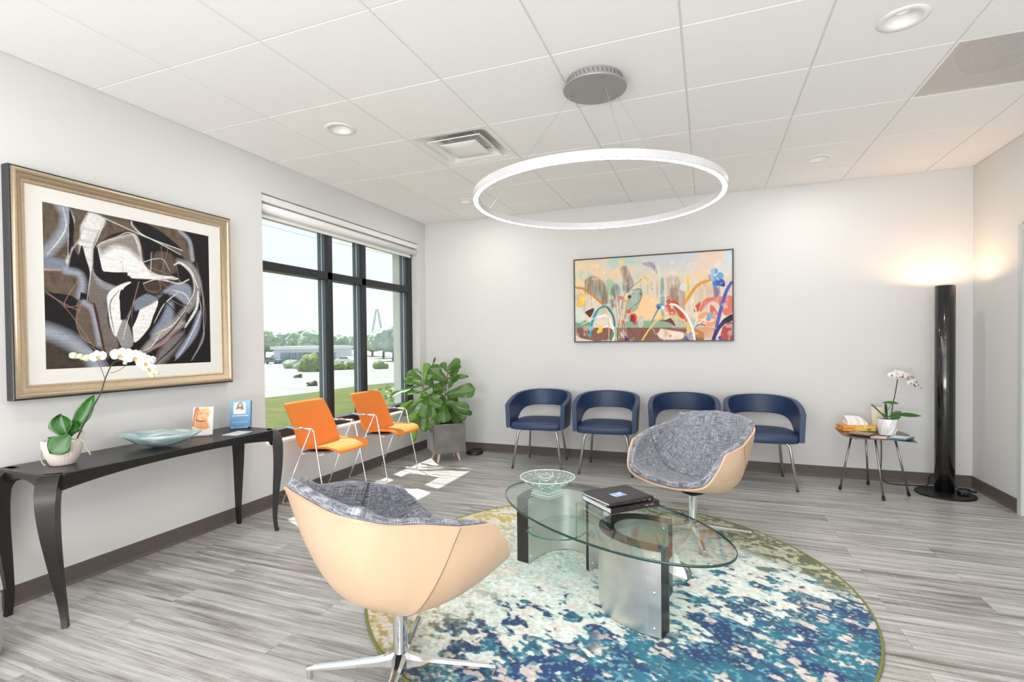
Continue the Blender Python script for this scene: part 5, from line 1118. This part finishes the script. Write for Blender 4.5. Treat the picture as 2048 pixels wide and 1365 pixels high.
for s_ in stems:
    L = crom([fp(*q) for q in s_], 5); b = MB(); b.tube(L, [.0085-.0055*i/len(L) for i in range(len(L))], 8); b.build('stem', M_stem, FG, smooth=True)
LV = [ # base x,y,depth  tip x,y,depth  width  normal(lat,dep,up)
 (600,245,.0, 742,108,.02, 95, (-.3,-1,.4)), (600,240,.02, 546,146,.04, 80, (.3,-1,.3)), (615,275,.0, 752,172,.05, 60, (.2,-.7,.8)), (608,335,.0, 835,288,.03, 95, (.1,-.5,1)), (592,345,-.01, 425,195,-.03, 165, (.15,-1,.25)), (600,440,-.02, 470,395,-.10, 105, (0,-.8,.9)),
 (600,500,-.01, 912,432,-.04, 165, (.05,-1,.35)), (580,580,-.02, 852,640,-.09, 135, (.2,-.9,.7)), (590,620,.03, 872,700,.03, 100, (.2,-.8,.8)), (572,605,-.03, 588,782,-.12, 158, (.0,-1,.35)), (500,690,-.04, 462,860,-.14, 155, (.0,-1,.4)), (440,520,-.04, 372,728,-.14, 145, (-.15,-1,.45)), (330,500,-.05, 562,592,-.13, 150, (.1,-.75,.8)),
 (560,360,-.02, 350,440,-.12, 70, (0,-.25,1)), (330,395,-.05, 15,468,-.10, 85, (.1,-.45,1)), (335,385,-.02, 148,322,-.04, 95, (.1,-.8,.7)), (335,335,-.02, 176,240,.0, 100, (.2,-.9,.5)), (330,270,.0, 238,212,.03, 60, (0,-.6,1)), (350,300,.02, 395,150,.05, 95, (.5,-.8,.2)), (430,200,.05, 480,88,.05, 34, (1,-.6,0)), (365,380,-.03, 402,225,-.04, 66, (-.2,-1,.2)),
 (350,470,-.04, 168,455,-.08, 90, (0,-.7,.8)), (360,530,-.05, 143,694,-.10, 110, (.1,-.8,.8)), (250,545,-.05, 102,648,-.06, 80, (.3,-.9,.4)), (330,650,-.05, 215,770,-.06, 90, (.4,-.9,.3)), (345,680,-.07, 262,858,-.10, 95, (.2,-1,.3)), (400,730,-.07, 366,872,-.12, 90, (-.1,-1,.4)), (300,750,-.07, 242,985,-.08, 66, (.2,-1,.2)),
 (640,650,.04, 795,775,-.02, 115, (.1,-.9,.6)), (620,710,.04, 758,828,-.03, 95, (0,-.9,.6)), (720,650,.05, 872,712,.02, 80, (.2,-.7,.8)), (560,345,.03, 440,295,.05, 80, (.3,-1,.2)), (620,430,.02, 715,270,.05, 90, (-.3,-1,.4)), (390,470,.0, 330,580,-.02, 110, (.2,-1,.5)), (500,560,.0, 410,480,.02, 110, (0,-1,.5)), (540,640,.03, 640,700,.06, 120, (0,-1,.5)), (480,620,.03, 540,720,.03, 130, (0,-1,.4)), (400,620,.02, 330,700,.05, 130, (0,-1,.4)), (450,420,.05, 380,330,.08, 110, (0,-1,.5)), (600,560,.05, 700,520,.10, 130, (.2,-1,.5)), (560,480,.06, 480,420,.10, 120, (-.2,-1,.3)), (460,300,.04, 500,220,.08, 90, (0,-1,.3)), (640,300,.04, 700,200,.10, 90, (.3,.8,.5)), (500,620,.10, 560,560,.20, 140, (0,1,.5)), (400,560,.09, 330,520,.17, 130, (-.3,.8,.5)), (620,700,.09, 680,720,.17, 120, (.3,.8,.4)), (540,400,.08, 560,330,.16, 120, (.1,1,.4))]
for i, (bx, by, bd, tx, ty, td, w, n_) in enumerate(LV):
    p0, p1 = fp(bx, by, bd), fp(tx, ty, td)
    # short stalk towards the nearest stem
    b = MB(); leaf(b, p0, p1, w*SC*1.16, LAT*n_[0]+DEP*n_[1]+UPV*n_[2], curl=.13, droop=.10, wav=.05, seed=i); b.tube([p0-(p1-p0)*.10, p0, p0.lerp(p1, .5)], [.0032, .0028, .0012], 6, mi=0)
    lf = b.build('leaf', M_fig, FG, smooth=True)
# orchids
def orchid(R_, pot, LF, stemL, branches, flowers, buds, roots, scale, fs):
    for q in LF:
        b = MB(); leaf(b, q[0], q[1], q[2], q[3], curl=q[4], droop=q[5], shape='strap'); o = b.build('leaf', M_orl, R_, smooth=True); s_ = o.modifiers.new('t', 'SOLIDIFY'); s_.thickness = .0016
    b = MB(); b.tube(crom(stemL, 6), .0026*scale, 8); b.build('flower_stem', M_gstem, R_, smooth=True)
    for br_ in branches: b = MB(); b.tube(crom(br_, 6), .0013*scale, 6); b.build('flower_stem', M_gstem, R_, smooth=True)
    for i, (c, n_, s_) in enumerate(flowers):
        c, n_ = Vector(c), Vector(n_).normalized(); up = UPV-n_*UPV.dot(n_); up.normalize(); rt = up.cross(n_); b = MB(); r = random.Random(i); rot = r.uniform(-.3, .3)
        for a, L, w in ((90, .9, .62), (210, .85, .6), (330, .85, .6), (12, 1.0, 1.05), (168, 1.0, 1.05)):
            a = math.radians(a)+rot; d_ = rt*math.cos(a)+up*math.sin(a); leaf(b, c+n_*(.002 if w > 1 else 0), c+d_*L*s_+n_*.003, w*s_, n_, curl=-.10, droop=.12, shape='oval', nu=5, nv=6, mi=0)
        fl_ = b.build('flower', M_petal, R_, smooth=True)
        b = MB(); leaf(b, c+n_*.004, c-up*s_*.42+n_*.008, s_*.34, n_, curl=.5, shape='oval', nu=5, nv=4); b.lathe([(.0001, 0), (s_*.10, .002), (s_*.07, .006), (.0001, .008)], 8, Matrix.Translation(c) @ n_.to_track_quat('Z', 'Y').to_matrix().to_4x4()); b.build('flower_lip', fs, fl_, smooth=True)
    for c, r in buds:
        b = MB(); c = Vector(c); b.lathe([(.0001, -r*1.15), (r*.6, -r*.8), (r, 0), (r*.7, r*.8), (.0001, r*1.2)], 10, Matrix.Translation(c) @ Matrix.Rotation(1.2, 4, 'Y')); b.build('bud', M_bud, R_, smooth=True)
    for rt_ in roots: b = MB(); b.tube(crom(rt_, 5), [.0034]*(len(rt_)*5-4), 6); b.build('aerial_root', M_root, R_, smooth=True)
P1 = Vector((-2.905, 1.488, .6805))
P1o = empty('flower_pot', P1, 0, 'rounded pale pink ceramic pot on the near end of the console table', 'pot')
b = MB(); rows = []
for r, z in [(.001, .0), (.044, 0), (.048, .003), (.064, .040), (.076, .085), (.079, .110), (.077, .120), (.072, .121), (.070, .108), (.001, .100)]: rows.append([((r+(.0009*math.cos(k*PI/2) if .01 < z < .12 else 0))*math.cos(2*PI*k/120), (r+(.0009*math.cos(k*PI/2) if .01 < z < .12 else 0))*math.sin(2*PI*k/120), z) for k in range(121)])
b.grid(rows); b.build('pot_body', mat('pale_pink_ceramic', (.80, .71, .67), .5), P1o, smooth=True)
b = MB(); b.cyl(.071, .071, .102, .108, 40); b.build('moss', noisy(mat('dry_moss', rough=.95), (.12, .11, .06), (.34, .32, .2), ns=70, bump=.6), P1o)
P1r = empty('white_orchid', P1+Vector((0, 0, .112)), 0, 'tall white orchid arching over the near end of the console table', 'orchid')
sk = .486e-3*1.0  # metres per crop pixel at this plant
VD1 = Vector((-2.9, 1.49, -.4)).normalized()
def o1(x, y, dp=0): return LAT*((x-300)*.0004807)+VD1*dp+UPV*((1012-y)*.0004807+.000)
NV = lambda a, b_, c: LAT*a+DEP*b_+UPV*c
LFs = [(o1(378,955,-.080), o1(178,1128,-.112), 215*.00048, NV(.6,-.8,.35), .04, .0), (o1(350,960,0), o1(280,742,-.02), 215*.00048, NV(.2,-1,.25), .26, .10), (o1(385,965,.0), o1(632,548,.03), 140*.00048, NV(.55,-.9,.2), .14, .03), (o1(380,950,.02), o1(435,840,-.02), 110*.00048, NV(.7,-.8,.2), .1, .1), (o1(330,990,.03), o1(140,965,.06), 60*.00048, NV(.2,-.4,1), .1, .1)]
stem = [o1(448,990), o1(500,870), o1(580,730), o1(660,600), o1(700,520), o1(740,400), o1(800,270), o1(850,220), o1(930,210), o1(1040,205), o1(1130,240), o1(1200,330)]
brs = [[o1(445,990,.006), o1(520,850,.008), o1(640,620,.006), o1(690,540,.004), o1(745,380), o1(805,265)], [o1(740,395), o1(712,320,-.01), o1(680,240,-.01), o1(650,213,-.01), o1(600,190,-.01), o1(500,175,-.01), o1(430,165,-.01)], [o1(795,335), o1(850,325,-.01), o1(910,295,-.01), o1(955,260,-.01)]]
nf = -DEP+LAT*.6
fls = [(o1(672,175,-.02), nf+UPV*.1, .036), (o1(890,165,-.02), nf+UPV*.1, .042), (o1(945,150,.01), nf+LAT*.4, .038), (o1(1035,190,-.02), nf+LAT*.1, .044), (o1(1085,175,.01), nf+LAT*.5, .036), (o1(1140,245,-.02), nf+LAT*.5-UPV*.1, .038), (o1(1190,215,.01), nf+LAT*.9, .032), (o1(1178,290,-.01), nf-UPV*.3, .030)]
bds = [(o1(425,160,-.01), .017), (o1(450,168,.0), .012), (o1(492,168,-.01), .014), (o1(520,182,.0), .011), (o1(562,185,-.01), .017), (o1(940,240,-.02), .010), (o1(1100,275,-.02), .013), (o1(1200,350,0), .015), (o1(1240,325,0), .014), (o1(1265,340,0), .010), (o1(1215,372,0), .009)]
rts = [[o1(140,1035,-.0), o1(95,1080,-.03), o1(85,1150,-.05), o1(95,1220,-.06), o1(128,1300,-.07)], [o1(430,1000,-.05), o1(500,1010,-.06), o1(530,1070,-.06), o1(575,1150,-.06)], [o1(450,985,.02), o1(500,910,.02), o1(510,950,.0), o1(505,1010,-.03)]]
rts = [[Vector((p.x, p.y, max(p.z, -.1075))) for p in r] for r in rts]
orchid(P1r, None, LFs, stem, brs, fls, bds, rts, 1.0, M_lip); nf = -DEP-LAT*.1

P2 = Vector((1.352, 4.842, tz+.001))
P2o = empty('flower_pot', P2, 0, 'white faceted pot on the side table near the floor lamp', 'pot')
b = MB(); rows = []
for i, (r, z) in enumerate([(.001, 0), (.050, 0), (.056, .004), (.068, .066), (.072, .132), (.068, .134), (.064, .120), (.001, .118)]): rows.append([(r*math.cos(2*PI*k/9+(i == 3)*PI/9), r*math.sin(2*PI*k/9+(i == 3)*PI/9), z) for k in range(10)])
b.grid(rows); b.build('pot_body', mat('white_glazed_ceramic', (.86, .86, .86), .25), P2o)
b = MB(); b.cyl(.062, .062, .118, .126, 30); b.build('bark', M_soil, P2o)
P2r = empty('pink_throated_orchid', P2+Vector((0, 0, .120)), 0, 'white orchid with pink throats in the faceted pot on the side table', 'orchid')
def o2(x, y, dp=0): return LAT*((x-535)*.000857)+DEP*dp+UPV*((565-y)*.000857)
LFs = [(o2(515,545), o2(362,410,-.03), 62*.00086, NV(.2,-.6,1), .12, .02), (o2(530,545), o2(470,395,-.02), 62*.00086, NV(.5,-.9,.2), .12, -.12), (o2(470,400,-.02), o2(590,388,-.06), 50*.00086, NV(0,-.6,1), .1, .15), (o2(545,540), o2(640,485,-.03), 55*.00086, NV(-.1,-.8,.8), .1, -.1), (o2(560,515,-.02), o2(806,512,-.05), 66*.00086, NV(0,-.6,1), .12, .06), (o2(520,550,-.02), o2(452,490,-.05), 40*.00086, NV(0,-.7,.8), .1, .05), (o2(540,545,-.03), o2(610,520,-.06), 52*.00086, NV(0,-.8,.7), .1, .1)]
stem = [o2(570,530), o2(590,400), o2(608,320), o2(630,190), o2(640,165), o2(680,160), o2(730,180), o2(770,215), o2(800,255)]
fls = [(o2(578,140,.0), nf-LAT*.5, .030), (o2(602,158,-.02), nf, .026), (o2(640,125,.01), nf+UPV*.5, .038), (o2(672,138,-.01), nf+UPV*.2, .038), (o2(708,155,-.02), nf+LAT*.3, .036), (o2(760,150,.01), nf+LAT*.4, .032), (o2(745,215,-.01), nf, .030), (o2(790,165,.02), nf+LAT*.6, .030), (o2(800,205,0), nf+LAT*.5, .034), (o2(820,235,.0), nf+LAT*.3-UPV*.3, .028), (o2(846,258,0), nf+LAT*.6-UPV*.2, .024)]
orchid(P2r, None, LFs, stem, [[o2(540,470), o2(560,420,-.01), o2(585,390,-.01)]], fls, [(o2(612,328), .007), (o2(640,190), .008)], [], 1.5, M_pink)

# small things at the edges
b = MB(); b.lathe([(.0001, 0), (.088, 0), (.094, .006), (.094, .030), (.086, .040), (.0001, .042)], 40); o = b.build('round_saucer', M_black, auto=40); o.location = (-2.44, 5.095, 0); tag(o, 'low black round object on the floor behind the concrete planter', 'saucer')
b = MB(); b.lathe([(.0001, 0), (.10, 0), (.125, .012), (.132, .05), (.132, .24), (.125, .26), (.0001, .262)], 40); o = b.build('floor_stool', mat('pale_grey_plastic', (.42, .42, .45), .4), smooth=True); o.location = (-2.735, 1.035, 0); tag(o, 'smooth pale grey stool at the very left edge, mostly out of the photo', 'stool')

# ================================================================== OUTDOORS
GZ = -2.9
M_grass = noisy(mat('mown_grass', rough=.95, spec=.1), (.07, .10, .025), (.12, .14, .045), ns=1.2, detail=10); M_asph = noisy(mat('pale_asphalt', rough=.9), (.22, .225, .215), (.30, .305, .295), scale=(.05, .25, 1), ns=2)
b = MB(); rows = []
for k in range(25):
    s_ = k/24; x = XO-.01-s_*14.6; rows.append([(x, y, -.35-.75*s_**1.3+.12*mnoise.noise(Vector((x*.2, y*.2, 0)))*s_ - (0 if s_ < .97 else 1.8)) for y in np.linspace(-12, 46, 59)])
b.grid(rows); o = b.build('lawn', M_grass, smooth=True); tag(o, 'strip of mown green grass outside the window', 'lawn', kind='stuff')
b = MB(); b.add([(-900, -300, GZ), (-22, -300, GZ), (-22, 900, GZ), (-900, 900, GZ)], [(0, 1, 2, 3)]); b.add([(-22, 46, GZ), (900, 46, GZ), (900, 900, GZ), (-22, 900, GZ)], [(0, 1, 2, 3)]); o = b.build('parking_lot', M_asph); struct(o)
cam0 = Vector((0, 0, 1.2469))
def at(px, py=None, D=None, z=None):
    r = cd + cr*((px-CX)/F) - cu*(((py if py is not None else CY)-CY)/F)
    if D is not None: return cam0+r*D
    return cam0+r*((z-cam0.z)/r.z)
def blob(b, c, r, seed, sq=.8, lv=4, amp=.26):
    bm = bmesh.new(); bmesh.ops.create_icosphere(bm, subdivisions=lv, radius=1); o_ = Vector((seed*3.7, seed*1.3, 0))
    for v in bm.verts:
        n_ = mnoise.noise(v.co*2.1+o_)*amp+mnoise.noise(v.co*5.5+o_)*amp*.6+mnoise.noise(v.co*12+o_)*amp*.6; v.co = Vector(c)+Vector((v.co.x*r, v.co.y*r, v.co.z*r*sq))*(1+n_)
    b.add([v.co.copy() for v in bm.verts], [tuple(v.index for v in f.verts) for f in bm.faces]); bm.free()
M_trees = [noisy(mat('hazy_tree_foliage', rough=.95, spec=.05), (.26, .35, .23), (.44, .52, .38), ns=.9, detail=8), noisy(mat('hazed_pale_foliage', rough=.95, spec=.05), (.32, .42, .32), (.50, .58, .47), ns=.8, detail=8), noisy(mat('hazed_bluish_foliage', rough=.95, spec=.05), (.30, .40, .34), (.46, .55, .48), ns=.8, detail=8)]  # distance haze is mixed into these foliage colours
M_bark = mat('grey_bark', (.18, .16, .14), .9)
tr = random.Random(4)
spec_ = [(528,664,150), (553,668,190), (576,667,190), (600,663,176), (624,664,168), (646,668,186), (676,672,180), (700,673,192), (722,668,170), (744,668,160), (766,660,140), (786,653,118), (806,654,145)]
ORD = 'first second third fourth fifth sixth seventh eighth ninth tenth eleventh twelfth thirteenth'.split()+['last']
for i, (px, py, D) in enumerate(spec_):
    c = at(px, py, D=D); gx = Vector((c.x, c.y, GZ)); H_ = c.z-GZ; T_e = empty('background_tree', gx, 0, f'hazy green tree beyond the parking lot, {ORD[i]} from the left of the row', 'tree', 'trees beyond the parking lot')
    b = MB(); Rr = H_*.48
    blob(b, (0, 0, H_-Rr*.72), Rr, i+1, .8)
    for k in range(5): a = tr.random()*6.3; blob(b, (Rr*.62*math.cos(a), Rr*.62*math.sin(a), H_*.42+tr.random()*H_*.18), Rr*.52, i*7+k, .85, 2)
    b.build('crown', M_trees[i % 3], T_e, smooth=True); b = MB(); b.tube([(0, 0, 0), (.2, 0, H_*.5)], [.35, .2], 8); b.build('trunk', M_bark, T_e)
M_bush = noisy(mat('shrub_foliage', rough=.95, spec=.05), (.09, .15, .04), (.26, .34, .14), ns=2.2, detail=8)
bl_ = ['largest dark rounded shrub, beside the left window mullion on the edge of the parking lot', 'low green shrub seen through the middle pane, left of two', 'low green shrub seen through the middle pane, right of two', 'small green shrub seen through the right pane', 'hazy shrub in front of the long white building', 'pale shrub left of the dark rounded shrub']
for i, (px, py, sz, sq) in enumerate([(622,743,1.75,.95), (677,740,.95,.8), (703,739,.9,.9), (758,738,1.0,.8), (583,737,1.3,.7), (600,738,.9,.7)]):
    c = at(px, py, z=GZ); b = MB(); blob(b, (0, 0, sz*sq*.6), sz, 40+i, sq, 3, .35); blob(b, (sz*.8, sz*.3, sz*sq*.4), sz*.7, 60+i, sq, 2, .35); o = b.build('shrub', M_bush if i < 4 else M_trees[0], smooth=True); o.location = c; tag(o, bl_[i], 'shrub', 'shrubs on the parking lot')
for i, (px, py, lb) in enumerate([(596, 756, 'tuft of dark weeds on the open pavement, farther from the window'), (625, 772, 'tuft of dark weeds on the open pavement, nearer the window')]):
    c = at(px, py, z=GZ); b = MB(); blob(b, (0, 0, .12), .45, 80+i, .5, 3, .6); blob(b, (.2, .1, .3), .25, 84+i, .8, 2, .6); o = b.build('weed_tuft', mat('dark_weeds', (.05, .06, .035), .9)); o.location = c; tag(o, lb, 'weeds', 'weed tufts on the pavement')
# long white building with a flat roof
c0, c1 = at(548, 727, z=GZ), at(668, 726, z=GZ); u = (c1-c0); Lb = u.length; ang = math.atan2(u.y, u.x); BD = empty('white_building', c0, ang, 'long low white building with a flat pale roof beyond the parked cars', 'building')
b = MB(); b.box(0, 0, 0, Lb*.9, 14, 3.3); b.build('walls', mat('white_render', (.66, .70, .74), .8), BD); b = MB(); b.box(-.5, -.6, 3.0, Lb*.92, 14.5, 3.7); b.build('roof', mat('pale_flat_roof', (.78, .80, .82), .7), BD)
for k in range(9): b = MB(); b.box(1.5+k*Lb*.095, -.05, .6, 1.5+k*Lb*.095+2.2, .02, 2.3); b.build('window', mat('blue_grey_glazing', (.28, .34, .40), .2), BD)
def make_car(col):
    R_ = empty('parked_car', (0, 0, 0)); b = MB(); sd = [(-2.2, .35), (-2.25, .75), (-1.9, .92), (-1.2, .98), (-.7, 1.42), (.7, 1.45), (1.35, .98), (2.1, .86), (2.25, .6), (2.2, .35)]; n = len(sd)
    b.add([(x, -.88, z) for x, z in sd]+[(x, .88, z) for x, z in sd], [tuple(range(n)), tuple(range(n, 2*n))[::-1]]+[(i, (i+1) % n, n+(i+1) % n, n+i) for i in range(n)]); b.build('body', col, R_, bevel=.08)
    b = MB(); gl = [(-1.1, 1.0), (-.66, 1.36), (.66, 1.39), (1.2, 1.0)]; b.add([(x, -.90, z) for x, z in gl]+[(x, .90, z) for x, z in gl], [(0, 1, 2, 3), (7, 6, 5, 4), (0, 1, 5, 4), (2, 3, 7, 6)]); b.build('window', mat('car_glass', (.08, .10, .12), .15), R_)
    for x in (-1.35, 1.4):
        for y in (-.86, .70): b = MB(); b.cyl(.33, .33, 0, .18, 20, Matrix.Translation((x, y, .33)) @ Matrix.Rotation(-PI/2, 4, 'X')); b.build('wheel', M_black, R_)
    return R_
ca = make_car(mat('car_paint_slate', (.16, .20, .25), .3)); ca.location = at(543, 728, z=GZ); ca.rotation_euler.z = ang; tag(ca, 'dark slate car parked at the left edge of the window view', 'car', 'parked cars')
cb = make_car(mat('car_paint_silver', (.55, .58, .62), .3)); cb.location = at(552, 721, z=GZ); cb.rotation_euler.z = ang+.3; tag(cb, 'silver car parked behind the dark slate car', 'car', 'parked cars')
cc = make_car(mat('car_paint_white', (.8, .8, .8), .3)); cc.location = at(692, 727, z=GZ); cc.rotation_euler.z = ang-.2; tag(cc, 'white car parked behind the shrubs in the middle pane', 'car', 'parked cars')
# bridge pylon on the horizon
BT = empty('bridge_pylon', at(754, 664, D=1400), 0, 'distant A-shaped cable-stayed bridge pylon rising over the trees', 'bridge'); base = BT.location.copy(); M_haze = mat('hazy_concrete', (.50, .58, .57), .9)  # concrete paled by distance haze put into its colour
for px in (744.5, 764): b = MB(); b.tube([at(px, 668, D=1400)-base, at(754 + (-1.6 if px < 750 else 1.6), 619, D=1400)-base], [3.4, 2.6], 6); b.build('pylon_leg', M_haze, BT)
b = MB(); b.tube([at(752, 620, D=1400)-base, at(756, 620, D=1400)-base], 2.2, 6); b.build('crosshead', M_haze, BT)
p, q = at(470, 433, D=30), at(860, 521, D=34); b = MB(); b.tube([p.lerp(q, t)-Vector((0, 0, .25*4*t*(1-t))) for t in np.linspace(0, 1, 12)], .014, 5); tag(b.build('power_line', mat('grey_cable', (.35, .38, .40), .6)), 'thin overhead power line crossing the sky outside the window', 'cable')
# small leafy shrub close to the glass at the right
SH = empty('leafy_shrub', at(800, 812, D=9.5), 0, 'leafy green shrub growing on the lawn at the right side of the window view', 'shrub'); b = MB(); rr = random.Random(9)
for k in range(170):
    a = rr.random()*6.3; rad = rr.random()**.5*.33; h = rr.random()**.8*.62; c = Vector((rad*math.cos(a), rad*math.sin(a), h-.25)); d_ = Vector((rr.uniform(-1, 1), rr.uniform(-1, 1), rr.uniform(-.3, 1))).normalized(); leaf(b, c, c+d_*.09, .045, Vector((rr.uniform(-1, 1), rr.uniform(-1, 1), 1)), shape='oval', nu=3, nv=3)
b.build('foliage', noisy(mat('shrub_leaf', rough=.7), (.16, .26, .06), (.38, .48, .20), ns=4), SH); b = MB()
for k in range(5): b.tube([(0, 0, -1.6), (.12*math.cos(k*1.3), .12*math.sin(k*1.3), .15)], .008, 5)
b.build('stem', M_bark, SH)
